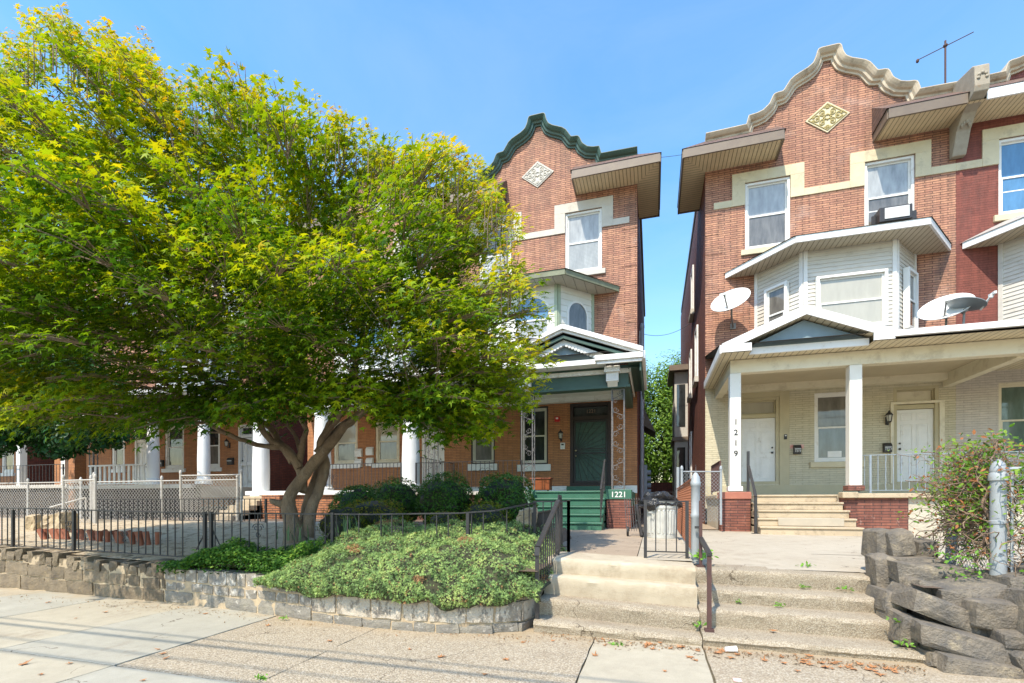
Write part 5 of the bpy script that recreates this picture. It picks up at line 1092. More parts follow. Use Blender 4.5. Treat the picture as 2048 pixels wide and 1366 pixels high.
# mailboxes, lamps, bells
def mailbox(x, z, y, m, label, num=None, w_=.2, h=.27, flip=False):
    r = thing('mailbox', label, 'mailbox', (x, y, z)); mb = MB(); mb.prism([(x-w_/2, y, z), (x-w_/2, y-.1, z), (x-w_/2, y-.12, z+h*.72), (x-w_/2, y-.05, z+h), (x-w_/2, y, z+h)], (w_, 0, 0)); mb.build('box_body', m, r, bev=.006)
    mb = MB(); mb.box(x-w_/2+.02, x+w_/2-.02, y-.128, y-.121, z+h*.5, z+h*.58); mb.build('slot_cover', mWhite if m is mIron else m, r)
    if num: text('number', num, .085, (x, y-.124, z+h*.3), mWhite, r, ext=.002)
    return r
mailbox(4.17, 2.85, W-.01, mIron, 'black mailbox numbered 1219 left of the porch window', '1219'); mailbox(6.46, 2.83, W-.01, mIron, 'black mailbox numbered 1217 below the wall lantern', '1217')
for dx in (-.13, .14): mb = MB(); mb.box(4.17+dx-.05, 4.17+dx+.05, W-.012, W-.004, 3.02, 3.14); tag(mb.build('sticker', M('red_white_sticker', (.6, .15, .1), (.7, .6, .55), 30), loc=(4.17+dx, W, 3.0)), 'red and white sticker just %s of the mailbox numbered 1219' % ('left' if dx < 0 else 'right'), 'sticker')
def lantern(x, z, y, label):
    r = thing('wall_lantern', label, 'wall lamp', (x, y, z)); mb = MB(); mb.box(x-.03, x+.03, y-.03, y, z-.12, z+.1); mb.tube([(x, y-.02, z-.1), (x, y-.12, z-.14), (x, y-.17, z-.06)], .012, 6); mb.lathe([(.05, -.07), (.06, -.05)], (x, y-.17, z), 8); mb.lathe([(.10, .13), (.09, .15), (.03, .22), (.01, .27)], (x, y-.17, z), 8)
    for k in range(6): a = k*math.pi/3; mb.bar((x+.055*math.cos(a), y-.17+.055*math.sin(a), z-.05), (x+.08*math.cos(a), y-.17+.08*math.sin(a), z+.14), .008)
    mb.build('bracket', mIron, r); mb = MB(); mb.lathe([(.048, -.045), (.072, .13)], (x, y-.17, z), 6); mb.build('glass', M('lantern_glass', (.5, .48, .4), rough=.1), r)
lantern(6.46, 3.75, W, 'black wall lantern beside the right porch door'); lantern(-3.02, 3.62, W, 'small wall lantern left of the dark green door'); lantern(-18.0+.5, 3.85, W, 'dark wall lantern on the far porch with round columns')
def smallbox(name, x, z, w_, h, m1, m2, label, cat):
    r = thing(name, label, cat, (x, W, z)); mb = MB(); mb.box(x-w_/2, x+w_/2, W-.06, W, z-h/2, z+h/2); mb.build('case', m1, r, bev=.005); mb = MB(); mb.box(x-w_*.28, x+w_*.28, W-.066, W-.0605, z+.02, z+h*.33); mb.build('face', m2, r)
smallbox('intercom', -2.97, 3.33, .16, .22, mWhite, mIron, 'white intercom box below the small lantern', 'intercom'); smallbox('doorbell', 3.86, 3.38, .08, .15, mIron, mWhite, 'small doorbell on the tan casing right of the 1219 door', 'doorbell')
r = thing('fire_alarm', 'red fire alarm strobe on brick beside the dark green door', 'alarm', (-3.16, W, 4.26)); mb = MB(); mb.box(-3.25, -3.07, W-.06, W, 4.17, 4.35); mb.build('case', M('alarm_red', (.6, .03, .03), rough=.3), r, bev=.01); mb = MB(); mb.box(-3.2, -3.12, W-.09, W-.061, 4.26, 4.31); mb.build('strobe', mWhite, r)
for k, (x, z, lb) in enumerate(((-11.05, 3.17, 'upper left white mailbox of four between porch windows'), (-10.55, 3.22, 'upper right white mailbox of four between porch windows'), (-11.05, 2.77, 'lower left white mailbox of four between porch windows'), (-10.55, 2.8, 'lower right white mailbox of four between porch windows'))): mailbox(x, z, W-.01, mWhite, lb, None, .3, .32)
mailbox(-21.4, 3.0, W-.01, mIron, 'dark mailbox left of the porch window at far left', None, .3, .3); mailbox(-17.4, 3.0, W-.01, mIron, 'dark mailbox between porch window and storm door', None, .3, .3)
# satellite dishes
mDish = M('dish_white', (.74, .74, .70), (.66, .66, .62), 3, .4, dirt=(.5, .47, .4), dlo=.65, dhi=.85); mDishG = M('dish_grey', (.24, .27, .28), (.20, .225, .235), 3, .4); mTube = M('dull_steel_tube', (.28, .26, .24), (.2, .19, .175), 9, .5, metal=.4)
def dish(label, c, r, nrm, base, m, lnb, lnbm):
    root = thing('satellite_dish', label, 'satellite dish', base); c = Vector(c); n = Vector(nrm).normalized(); u = n.cross(Vector((0, 0, 1))).normalized(); v = u.cross(n).normalized()
    mb = MB(); K = 30; rings = []
    for q, off in ((.0, -.0), (.35, .01), (.7, .045), (1.0, .09)): rings.append([c+(u*math.cos(2*math.pi*k/K)+v*math.sin(2*math.pi*k/K)*.92)*r*max(q, .01)+n*off for k in range(K)])
    for q, off in ((1.0, .075), (.7, .028), (.01, -.02)): rings.append([c+(u*math.cos(2*math.pi*k/K)+v*math.sin(2*math.pi*k/K)*.92)*r*q+n*off for k in range(K)])
    vs = [p for g_ in rings for p in g_]; mb.add(vs, [(i*K+k, i*K+(k+1) % K, (i+1)*K+(k+1) % K, (i+1)*K+k) for i in range(len(rings)-1) for k in range(K)]+[tuple(range(K)), tuple(range(6*K, 7*K))]); mb.build('reflector', m, root, smooth=True)
    base = Vector(base); hub = c-n*.08; mb = MB(); mb.tube([base, Vector((hub.x, hub.y+.03, base.z+.15)), hub], .026, 8); mb.tube([hub-u*.08, hub+u*.08], .05, 8); mb.tube([hub-v*.05, c-n*.02], .05, 8); mb.box(base.x-.08, base.x+.08, base.y-.02, base.y+.02, base.z-.05, base.z+.12); mb.build('mast', mTube, root)
    l = Vector(lnb); mb = MB(); st = c-v*r*.75; mb.bar(st, l, .035, .03); mb.build('feed_arm', mTube if lnbm is m else lnbm, root); mb = MB()
    mb.bar(l-u*.12, l+u*.12, .05, .06); mb.tube([l, l-n*.09], .035, 10); mb.build('receiver', lnbm, root)
def V3(u, v, Y): x, z = P(u, v, Y); return (x, Y, z)
dish('white satellite dish on brick left of the bay window', V3(1462, 604, 15.45), .56, (-.35, -.72, .60), V3(1466, 655, 16.18), mDish, V3(1448, 588, 15.1), mDish)
dish('larger white satellite dish on the porch roof', V3(1892, 619, 14.6), .55, (-.42, -.62, .66), V3(1905, 668, 14.4), mDish, V3(1893, 600, 14.15), mDish)
dish('smaller grey satellite dish in front of the larger white one', V3(1931, 615, 14.25), .40, (.32, -.02, .95), V3(1912, 668, 14.3), mDishG, V3(1985, 588, 13.9), mDish)
# window air conditioner, antenna, wires
ac = thing('air_conditioner', 'window air conditioner above the bay roof', 'air conditioner', (6.5, 15.9, 9.3)); mb = MB(); mb.box(6.12, 6.9, 15.75, 16.15, 9.28, 9.68); mb.build('case', mIron, ac, bev=.01); mb = MB(); mb.box(6.24, 6.82, 15.73, 15.749, 9.34, 9.64); mb.build('grille', M('ac_grille', (.62, .62, .6)), ac)
for s_ in (0, 1): mb = MB(); x = (6.03, 6.9)[s_]; mb.box(x, x+(.09 if s_ == 0 else .2), 16.0, 16.05, 9.3, 9.6); mb.build('side_baffle', mIron, ac)
an = thing('antenna', 'tall thin roof antenna with one tilted boom', 'antenna', (9.7, 20, 13)); mb = MB(); mb.tube([(9.7, 20, 12.6), (9.7, 20, 17.35)], .03, 8); mb.build('mast', mIronR, an); mb = MB(); mb.tube([(8.9, 20, 16.89), (10.49, 20, 17.43)], .014, 6); mb.ell((8.9, 20, 16.86), (.05, .05, .07), 8, 6); mb.ell((9.7, 20, 17.18), (.07, .07, .06), 8, 6); mb.build('boom', mIronR, an)
def wire(label, p, q, sag, r=.008, n=20):
    p = Vector(p); q = Vector(q); mb = MB(); mb.tube([p.lerp(q, t/n)-Vector((0, 0, sag*4*(t/n)*(1-t/n))) for t in range(n+1)], r, 5); tag(mb.build('overhead_wire', mIron, loc=p), label, 'wire')
wire('thin wire crossing the sky between the two eaves', (-.1, 15.4, 12.12), (.95, 15.4, 12.02), .02, .006)
wire('faint wire low in the gap between the houses', (-.4, 22, 8.9), (1.55, 22, 9.15), .25, .01)
for y, z, r_ in ((-.85, 7.0, .022), (-.25, 6.4, .012), (-2.2, 8.0, .02), (-1.7, 7.7, .012)):
    wire('street cable overhead whose shadow crosses the pavement', (-45, y-.4, z+.5), (45, y+.4, z+.5), 1.0, r_, 40); col.objects[-1]['group'] = 'street cables above the pavement'
# ================================================================= vegetation
mLeaf = LEAFMAT('maple_leaf', .44, .45); mLeafD = LEAFMAT('evergreen_leaf', .18, .35); mLeafJ = LEAFMAT('juniper_needle', .2, .7); mLeafB = LEAFMAT('tree_leaf', .35, .5)
mBark = M('smooth_grey_brown_bark', (.34, .24, .155), (.15, .105, .07), 6, .85, bmp=.03, bscale=22, dirt=(.34, .27, .19), dlo=.54, dhi=.68, dscale=7, stretch=(1, 1, .45))
def inpoly(x, y, pg):
    c = False; j = len(pg)-1
    for i in range(len(pg)):
        if (pg[i][1] > y) != (pg[j][1] > y) and x < (pg[j][0]-pg[i][0])*(y-pg[i][1])/(pg[j][1]-pg[i][1])+pg[i][0]: c = not c
        j = i
    return c
def edged(x, y, pg):
    m_ = 1e9
    for i in range(len(pg)):
        a = pg[i-1]; b = pg[i]; dx, dy = b[0]-a[0], b[1]-a[1]; t = max(0, min(1, ((x-a[0])*dx+(y-a[1])*dy)/(dx*dx+dy*dy+1e-9))); m_ = min(m_, math.hypot(x-a[0]-t*dx, y-a[1]-t*dy))
    return m_
def npin(xs, ys, pg):
    c = np.zeros(len(xs), bool); j = len(pg)-1
    for i in range(len(pg)):
        xi, yi = pg[i]; xj, yj = pg[j]
        if yi != yj: c ^= ((yi > ys) != (yj > ys)) & (xs < (xj-xi)*(ys-yi)/(yj-yi)+xi)
        j = i
    return c
# outline of the crown as it stands about 7.4 m away, given its own depth below
CR = [(-220, 200), (-120, 130), (0, 115), (50, 75), (95, 40), (130, 30), (165, 95), (215, 75), (240, 105), (290, 90), (325, 110), (350, 165), (390, 165), (430, 110), (470, 130), (510, 160), (540, 215), (575, 210), (615, 180), (665, 205), (700, 245), (760, 262), (800, 300), (880, 285), (945, 310), (990, 355), (1010, 405), (1030, 440), (1015, 490), (1045, 545), (1045, 600), (1075, 650), (1100, 690), (1080, 740), (1065, 785), (1030, 805), (985, 850), (915, 890), (875, 855), (835, 880), (790, 858), (740, 840), (690, 828), (640, 820), (590, 838), (540, 840), (480, 860), (440, 868), (400, 860), (340, 872), (260, 860), (180, 865), (100, 870), (30, 835), (-60, 800), (-200, 760)]
mp_ = thing('maple_tree', 'large yellow green maple with twisted multiple trunks in the front garden', 'tree', T(588, 1050, 8.0))
tb = MB(); nodes = []
def limb(pts, rad, wob=.02):
    P3 = [T(u, v, d) for u, v, d in pts]; q = []; rr = []
    for i in range(len(P3)-1):
        p0 = P3[max(i-1, 0)]; p1 = P3[i]; p2 = P3[i+1]; p3 = P3[min(i+2, len(P3)-1)]
        for t in (0, .25, .5, .75):
            q.append(.5*((2*p1)+(p2-p0)*t+(2*p0-5*p1+4*p2-p3)*t*t+(-p0+3*p1-3*p2+p3)*t**3)+noise.noise_vector(p1*3+Vector((t*4, i, 0)))*wob); rr.append(rad[i]+(rad[i+1]-rad[i])*t)
    q.append(P3[-1]); rr.append(rad[-1]); rr = [r*.70*(1+.22*noise.noise(p*7)) for r, p in zip(rr, q)]
    tb.tube(q, rr, 14)
    for p, r in zip(q[3:], rr[3:]): nodes.append((p, r))
limb([(592, 1085, 8.0), (583, 1045, 8.0), (578, 1000, 7.95), (600, 962, 7.9), (625, 930, 7.85), (655, 893, 7.8), (690, 852, 7.7), (730, 822, 7.6), (800, 780, 7.4), (880, 735, 7.2), (960, 690, 7.1)], [.32, .19, .15, .13, .13, .125, .10, .075, .06, .04, .02])
limb([(575, 1010, 8.0), (548, 1004, 7.85), (540, 998, 7.8)], [.12, .07, .02], 0)
limb([(615, 1072, 8.1), (622, 1020, 8.1), (640, 975, 8.15), (650, 930, 8.1), (640, 895, 8.05), (655, 860, 8.0), (672, 820, 8.0), (700, 760, 8.0), (730, 640, 8.0), (760, 500, 7.9), (800, 400, 7.8)], [.16, .13, .12, .12, .11, .09, .07, .055, .04, .03, .015])
limb([(602, 1070, 8.3), (612, 1010, 8.3), (628, 960, 8.3), (645, 920, 8.25)], [.12, .09, .08, .07])
limb([(605, 985, 8.1), (602, 950, 8.1), (590, 920, 8.1), (565, 893, 8.0), (535, 893, 7.9), (490, 882, 7.7), (450, 865, 7.5), (415, 845, 7.2), (385, 810, 6.9), (320, 760, 6.6), (200, 700, 6.2), (80, 640, 6.0)], [.10, .11, .11, .10, .055, .05, .048, .045, .04, .035, .025, .012])
limb([(600, 935, 8.0), (578, 905, 8.0), (545, 882, 7.95), (525, 860, 7.9), (518, 835, 7.85), (520, 800, 7.8), (505, 740, 7.6), (450, 620, 7.3), (400, 480, 7.0), (360, 340, 6.9), (330, 220, 6.9)], [.09, .085, .08, .075, .065, .06, .05, .042, .035, .025, .012])
limb([(598, 925, 8.05), (606, 885, 8.0), (612, 860, 7.95), (600, 835, 7.9), (570, 812, 7.7), (560, 760, 7.6), (600, 640, 7.4), (620, 480, 7.3), (610, 330, 7.3)], [.085, .075, .06, .055, .05, .04, .032, .024, .01])
limb([(585, 925, 8.1), (560, 885, 8.15), (540, 855, 8.15), (505, 835, 8.1), (475, 812, 8.1), (410, 760, 8.0), (300, 650, 7.9), (200, 500, 7.8), (120, 350, 7.8), (60, 240, 7.7)], [.09, .085, .075, .07, .06, .05, .042, .035, .025, .01])
limb([(600, 900, 8.2), (590, 870, 8.25), (565, 835, 8.3), (545, 800, 8.3), (560, 720, 8.4), (500, 560, 8.4), (470, 400, 8.3)], [.06, .045, .04, .035, .03, .02, .01])
limb([(635, 905, 8.0), (650, 870, 7.9), (680, 832, 7.8), (700, 800, 7.6), (720, 700, 7.2), (760, 600, 6.9), (840, 500, 6.8), (900, 420, 6.8)], [.08, .07, .055, .05, .04, .03, .022, .01])
limb([(645, 900, 8.1), (670, 862, 8.2), (700, 838, 8.3), (760, 800, 8.5), (850, 720, 8.7), (930, 600, 8.8)], [.07, .06, .05, .04, .03, .012])
limb([(590, 830, 7.8), (560, 800, 7.2), (520, 770, 6.8), (440, 720, 6.3), (380, 680, 6.0)], [.04, .035, .03, .022, .01])
limb([(690, 850, 7.7), (740, 815, 7.0), (800, 790, 6.5), (870, 770, 6.2)], [.045, .035, .025, .01])
random.seed(11); rs = np.random.RandomState(5)
pads = []; tries = 0
while len(pads) < 450 and tries < 90000:
    tries += 1; u = random.uniform(-200, 1090); v = random.uniform(30, 850)
    if not inpoly(u, v, CR): continue
    e = edged(u, v, CR)
    if e < (48 if v < 520 else 22): continue
    h = 2.1*math.sqrt(min(e/260, 1))+.15
    d = 7.25+random.uniform(-1, 1)*h-(.6 if u < 200 else 0)
    if v > 700: d = max(d, 5.6)
    p = T(u, v, d)
    if any((Vector((a.x-p.x, a.y-p.y, (a.z-p.z)*1.6))).length < .43 for a, *_ in pads): continue
    if noise.noise(p*.8+Vector((3, 1, 0))) < -.16 and e < 170 and u < 780: continue
    if noise.noise(p*.9) < -.3 and u < 780 and v < 600: continue
    if u > 780 and d > 8.6: continue
    pads.append((p, u, v, e))
k_ = 0
while k_ < 60:
    u = random.uniform(-100, 1060); v = random.uniform(760, 860)
    if not inpoly(u, v, CR) or not 20 < edged(u, v, CR) < 60: continue
    pads.append((T(u, v, random.uniform(6.2, 8.3)), u, v, 90)); k_ += 1
CL = []; NL = []; SL = []; KL = []; UPV = []
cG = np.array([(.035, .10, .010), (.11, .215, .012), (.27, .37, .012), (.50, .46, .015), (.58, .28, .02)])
ORG = T(600, 800, 7.8)
for p, u, v, e in pads:
    r = random.uniform(.40, .62); n = int(random.uniform(190, 270)*(r/.55)**2)
    lo = min(nodes, key=lambda q: (q[0]-p).length+max(0, q[0].z-p.z)*1.5)
    mid = lo[0].lerp(p, .5)+Vector((random.uniform(-.1, .1), random.uniform(-.1, .1), -.04+random.uniform(-.05, .12)))
    rr = min(lo[1]*.6, .026); tb.tube([lo[0], lo[0].lerp(mid, .5)+noise.noise_vector(p)*.05, mid, mid.lerp(p, .5), p], [rr, rr*.8, rr*.62, rr*.45, .006], 6)
    o = (p-ORG); o.normalize(); o = (o+Vector((0, 0, -.15))).normalized(); o.z = max(min(o.z, .5), -.35); o.normalize()
    sdv = o.cross(Vector((0, 0, 1))).normalized(); pn = sdv.cross(o).normalized()
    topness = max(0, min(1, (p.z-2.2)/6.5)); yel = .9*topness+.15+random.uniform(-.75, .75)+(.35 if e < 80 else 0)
    for k in range(7):
        a = random.uniform(-1.5, 1.5); q = p+o*math.cos(a)*r+sdv*math.sin(a)*r*.7; tb.tube([p-o*r*.3, p.lerp(q, .5)+pn*.03, q], [.008, .006, .003], 4)
    a = rs.uniform(0, 2*np.pi, n); q = np.sqrt(rs.uniform(0.01, 1, n)); zz = rs.normal(0, .085, n)+.13*(1-q**2)
    oo, ss, pp = np.array(o), np.array(sdv), np.array(pn)
    C = np.array(p)+np.outer(q*np.cos(a)*r*1.12, oo)+np.outer(q*np.sin(a)*r*.9, ss)+np.outer(zz-.12*q*q, pp)+rs.normal(0, .02, (n, 3))
    Nn = rs.normal(0, .38, (n, 3))+pp*.7+np.array([-.16, -.60, .32])
    up = np.outer(np.cos(a), oo)+np.outer(np.sin(a), ss)+np.array([0, 0, -.25])
    kk = np.clip(yel+.78+rs.normal(0, .4, n)+zz*2.5+.45*np.maximum(0, q*np.cos(a)), 0, 3.6+(.4 if topness > .6 or e < 50 else -.3))  # yellow pad tops and darker insides paint sun contrast; young tips also yellower
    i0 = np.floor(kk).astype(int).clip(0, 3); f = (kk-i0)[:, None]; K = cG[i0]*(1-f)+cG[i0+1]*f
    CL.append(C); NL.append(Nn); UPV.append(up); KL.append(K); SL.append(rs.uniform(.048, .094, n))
# long young shoots along the top
sh = 0
while sh < 190:
    u = random.uniform(-150, 1070); v = random.uniform(20, 560)
    if not inpoly(u, v, CR) or edged(u, v, CR) > 40: continue
    if u < 1000 and inpoly(u, v-70, CR): continue
    sh += 1; d = 6.9+random.uniform(-.8, 1.0)-(.8 if u < 250 else 0); p = T(u, v+35, d); ln = random.uniform(.25, .60) if u < 480 else random.uniform(.2, .45); dr = Vector((random.uniform(-.5, .15)+(.25 if u > 600 else -.1), random.uniform(-.3, .3), 1)).normalized()
    q = [p+dr*ln*t+noise.noise_vector(p+Vector((0, 0, t*2)))*.06*t for t in (0, .33, .66, 1)]; tb.tube([p-Vector((0, 0, .35))]+q, [.008, .006, .005, .004, .002], 4)
    n = int(ln*70); t = rs.uniform(0, 1.02, n); a = rs.uniform(0, 6.28, n); w_ = (.05+.11*(1-t))
    C = np.array([list(p+dr*ln*tt) for tt in t])+np.stack([np.cos(a)*w_, np.sin(a)*w_, rs.normal(0, .02, n)], 1)
    up = np.stack([np.cos(a), np.sin(a), .5+a*0], 1); Nn = rs.normal(0, .35, (n, 3))+np.array([0, -.5, .7])
    kk = np.clip(1.7+t*1.7+rs.normal(0, .4, n)+random.uniform(-.5, .4), 0, 3.999); i0 = np.floor(kk).astype(int).clip(0, 3); f = (kk-i0)[:, None]
    CL.append(C); NL.append(Nn); UPV.append(up); KL.append(cG[i0]*(1-f)+cG[i0+1]*f); SL.append(rs.uniform(.05, .075, n)*(1.1-.35*t))
tb.build('trunk', mBark, mp_, smooth=True, recalc=False)
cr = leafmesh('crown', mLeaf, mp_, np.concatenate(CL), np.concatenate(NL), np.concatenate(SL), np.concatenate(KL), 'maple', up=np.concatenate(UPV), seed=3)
sd = 0; C = []; 
for k in range(9):                      # rusty winged seed clusters
    p = random.choice(pads)[0]+Vector((0, 0, -.12)); C.append(np.array(p)+rs.normal(0, .06, (45, 3)))
C = np.concatenate(C); sc_ = leafmesh('seed_clusters', mLeaf, mp_, C, rs.normal(size=C.shape), rs.uniform(.018, .03, len(C)), np.tile([.34, .10, .05], (len(C), 1)), 'oval', seed=8); sc_['kind'] = 'stuff'

def blob(name, label, cat, c, r, n, size, cols, m, shape='oval', group=None, trunk=None, flat=1.0, shell=.25, seed=1, clumps=0, core=True, inner=None):
    root = thing(name, label, cat, (c[0], c[1], (trunk[0] if trunk else c[2]-r[2])), group); r_ = np.random.RandomState(seed)
    if clumps:
        cc = r_.normal(size=(clumps, 3)); cc /= np.linalg.norm(cc, axis=1)[:, None]; cc *= (r_.uniform(.25, .88, clumps)**.6)[:, None]
        idx = r_.randint(0, clumps, n); d = r_.normal(size=(n, 3)); d /= np.linalg.norm(d, axis=1)[:, None]; Nn = d*.8+np.array([0, -.1, .6]); q = cc[idx]+d*(r_.uniform(.6, 1, n)*.30)[:, None]
    else:
        d = r_.normal(size=(n, 3)); d /= np.linalg.norm(d, axis=1)[:, None]; bump_ = np.array([noise.noise(Vector(x)*1.9+Vector((seed, 0, 0)))*.24+noise.noise(Vector(x)*6+Vector((seed, 0, 0)))*.10 for x in d]); q = d*(1-shell*r_.uniform(0, 1, n)**1.6+bump_)[:, None]; Nn = d+r_.normal(0, .5, (n, 3))+np.array([0, 0, .3])
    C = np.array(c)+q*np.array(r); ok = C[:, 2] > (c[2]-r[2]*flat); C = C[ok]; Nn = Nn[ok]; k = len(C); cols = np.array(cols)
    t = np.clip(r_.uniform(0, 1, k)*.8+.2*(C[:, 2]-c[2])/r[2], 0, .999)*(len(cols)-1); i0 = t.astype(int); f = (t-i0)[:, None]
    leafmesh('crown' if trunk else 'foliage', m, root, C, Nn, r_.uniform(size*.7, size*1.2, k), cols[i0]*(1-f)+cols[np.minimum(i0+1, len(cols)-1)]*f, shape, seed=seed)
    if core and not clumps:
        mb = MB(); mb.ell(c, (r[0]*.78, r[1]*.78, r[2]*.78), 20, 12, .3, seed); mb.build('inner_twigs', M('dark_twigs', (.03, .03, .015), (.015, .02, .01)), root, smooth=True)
    if trunk:
        tx = c[0]-(3.6 if c[0] < -15 else 0); mb = MB(); mb.tube([(tx, c[1], trunk[0]), (tx+.1, c[1], (trunk[0]+c[2])/2), (c[0], c[1], c[2])], [trunk[1], trunk[1]*.8, trunk[1]*.5], 10)
        for j in range(8): a = j*.8; mb.tube([(c[0], c[1], c[2]-r[2]*.6+j*r[2]*.1), (c[0]+r[0]*.35*math.cos(a), c[1]+r[1]*.35*math.sin(a), c[2]+r[2]*.1), (c[0]+r[0]*.75*math.cos(a), c[1]+r[1]*.75*math.sin(a), c[2]+r[2]*.3)], [trunk[1]*.4, trunk[1]*.25, .01], 6)
        mb.build('trunk', mBark, root, smooth=True, recalc=False)
    return root
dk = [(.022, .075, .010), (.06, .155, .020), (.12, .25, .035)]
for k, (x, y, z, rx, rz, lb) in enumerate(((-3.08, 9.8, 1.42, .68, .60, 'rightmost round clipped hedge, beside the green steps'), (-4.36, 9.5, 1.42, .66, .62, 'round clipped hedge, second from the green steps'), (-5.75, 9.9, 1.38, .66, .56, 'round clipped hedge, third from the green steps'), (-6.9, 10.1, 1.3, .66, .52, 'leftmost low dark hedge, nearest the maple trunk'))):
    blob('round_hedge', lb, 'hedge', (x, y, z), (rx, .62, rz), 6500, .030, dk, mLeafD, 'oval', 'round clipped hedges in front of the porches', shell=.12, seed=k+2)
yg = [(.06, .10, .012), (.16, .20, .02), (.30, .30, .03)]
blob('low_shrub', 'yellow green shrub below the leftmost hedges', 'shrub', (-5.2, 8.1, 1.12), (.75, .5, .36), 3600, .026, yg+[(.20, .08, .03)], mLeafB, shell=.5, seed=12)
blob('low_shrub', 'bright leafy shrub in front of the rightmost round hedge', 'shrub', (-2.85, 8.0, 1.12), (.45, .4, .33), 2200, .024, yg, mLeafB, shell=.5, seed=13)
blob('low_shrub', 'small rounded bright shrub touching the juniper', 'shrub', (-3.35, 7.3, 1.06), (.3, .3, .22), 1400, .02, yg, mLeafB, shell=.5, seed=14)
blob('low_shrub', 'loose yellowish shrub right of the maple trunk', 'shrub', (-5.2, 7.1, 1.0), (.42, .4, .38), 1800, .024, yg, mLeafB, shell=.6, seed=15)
# background trees
blob('background_tree', 'tall leafy tree filling the gap between the two houses', 'tree', (.9, 40, 6.8), (5.4, 4, 7.0), 60000, .14, [(.05, .11, .015), (.14, .25, .03), (.26, .38, .05)], mLeafB, 'oval', trunk=(.6, .3), clumps=110, seed=20)
blob('background_tree', 'dark green shady tree at left behind the maple', 'tree', (-19.3, 10.5, 4.7), (3.6, 1.8, 1.9), 26000, .09, [(.010, .04, .010), (.02, .075, .015), (.05, .13, .025)], mLeafD, 'oval', trunk=(.8, .14), clumps=60, seed=21)
# juniper ------------------------------------------------------------
def wally(x):
    for (a, b), (c, d) in zip(PATH[:-1], PATH[1:]):
        if a <= x <= c: return b+(d-b)*(x-a)/(c-a)
    return 5.3
def JS(x, t):                             # mound surface, t from the hanging lip to the back
    y0 = wally(min(x, -1.35)); e = max(0, min(1, (x+4.75)/.8))*max(0, min(1, (-1.13-x)/.35))**.5
    K = [(0, -.10, .37), (.10, -.15, .47), (.2, -.10, .60), (.32, .08, .74), (.5, .5, .88), (.75, 1.1, .99), (1, 1.9, 1.08)]
    for (a, ya, za), (b, yb, zb) in zip(K[:-1], K[1:]):
        if t <= b: f = (t-a)/(b-a); y = y0+ya+(yb-ya)*f; z = za+(zb-za)*f; break
    if x > -2.0: z -= (.05+.22*t)*(x+2.0)/.8*.6
    nz = noise.noise(Vector((x*1.7, y*1.7, 1)))*.12+noise.noise(Vector((x*4.5, y*4.5, 2)))*.085+noise.noise(Vector((x*14, y*14, t*9)))*.03
    return Vector((x, y-nz*.6*(1-t), (.42+(z-.42)*e)+nz*e-(.09*max(0, noise.noise(Vector((x*3.1, 7, 0))))*(1-min(t*5, 1)))))
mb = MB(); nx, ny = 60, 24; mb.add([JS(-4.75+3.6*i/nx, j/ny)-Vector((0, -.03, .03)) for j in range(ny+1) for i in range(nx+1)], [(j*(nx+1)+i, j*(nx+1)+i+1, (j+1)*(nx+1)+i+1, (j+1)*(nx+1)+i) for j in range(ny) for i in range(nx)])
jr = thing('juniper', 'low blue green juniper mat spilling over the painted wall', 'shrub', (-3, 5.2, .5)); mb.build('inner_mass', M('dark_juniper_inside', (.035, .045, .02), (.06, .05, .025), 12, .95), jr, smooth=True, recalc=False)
C = []; Nn = []; K = []; jc = np.array([(.05, .09, .03), (.18, .28, .10), (.29, .42, .13), (.40, .48, .16)])
for k in range(44000):
    x = random.uniform(-4.72, -1.16); t = random.random()**.85; p = JS(x, t); p2 = JS(x+.03, t); p3 = JS(x, min(t+.03, 1)); n = (p2-p).cross(p3-p).normalized() if t < .97 else Vector((0, 0, 1))
    if n.z < -.2 and n.y > 0: n = -n
    if noise.noise(Vector((x*3.3, p.y*3.3, p.z*3.3+4))) < -.42 and random.random() < .8: continue
    cl = noise.noise(Vector((x*9, p.y*9, p.z*9))); p = p+n*(.03*cl+random.uniform(-.01, .035)); C.append(p); Nn.append(n*.7+Vector((random.gauss(0, .6), random.gauss(0, .6)-.3, random.gauss(0, .5)+.3)))
    f = max(0, min(2.99, 1.5+cl*2.2+random.gauss(0, .4)+.5*noise.noise(Vector((x*.9, p.y*.9, 5))))); i0 = int(f); K.append(jc[i0]*(1-f+i0)+jc[i0+1]*(f-i0) if (random.random() > .03 and noise.noise(Vector((x*2.1, p.y*2.1, p.z*6+9))) > -.5) else np.array((.34, .19, .09)))
leafmesh('foliage', mLeafJ, jr, np.array(C), np.array(Nn), rs.uniform(.018, .036, len(C)), np.array(K), 'sprig', seed=31)
# ivy-like ground cover
C = []; Nn = []; K = []
ic = np.array([(.02, .06, .012), (.05, .14, .02), (.11, .24, .035), (.24, .36, .05)])
for k in range(11000):
    x = random.uniform(-6.6, -4.25); y = random.uniform(4.93, 5.75); hh = .40*max(0, min(1, (x+6.7)/.5))*(.6+.5*noise.noise(Vector((x*2, y*2, 0)))); z = .5+hh*math.sqrt(random.random())+.08*(y-5)+(random.uniform(-.10, 0) if y < 5.0 else 0)+.08*noise.noise(Vector((x*4, y*4, 8)))
    C.append((x, y-.03, z)); Nn.append((random.gauss(0, .4), -.5+random.gauss(0, .3), .8)); f = max(0, min(2.99, random.gauss(1.3, .7)+(z-.6)*3)); i0 = int(f); K.append(ic[i0]*(1-f+i0)+ic[i0+1]*(f-i0))
iv = leafmesh('ivy', mLeafB, None, np.array(C), np.array(Nn), rs.uniform(.018, .032, len(C)), np.array(K), 'oval', loc=(-5.4, 5.2, .5), seed=33); tag(iv, 'green leafy ivy patch on the wall top left of the juniper', 'ground cover', kind='stuff')
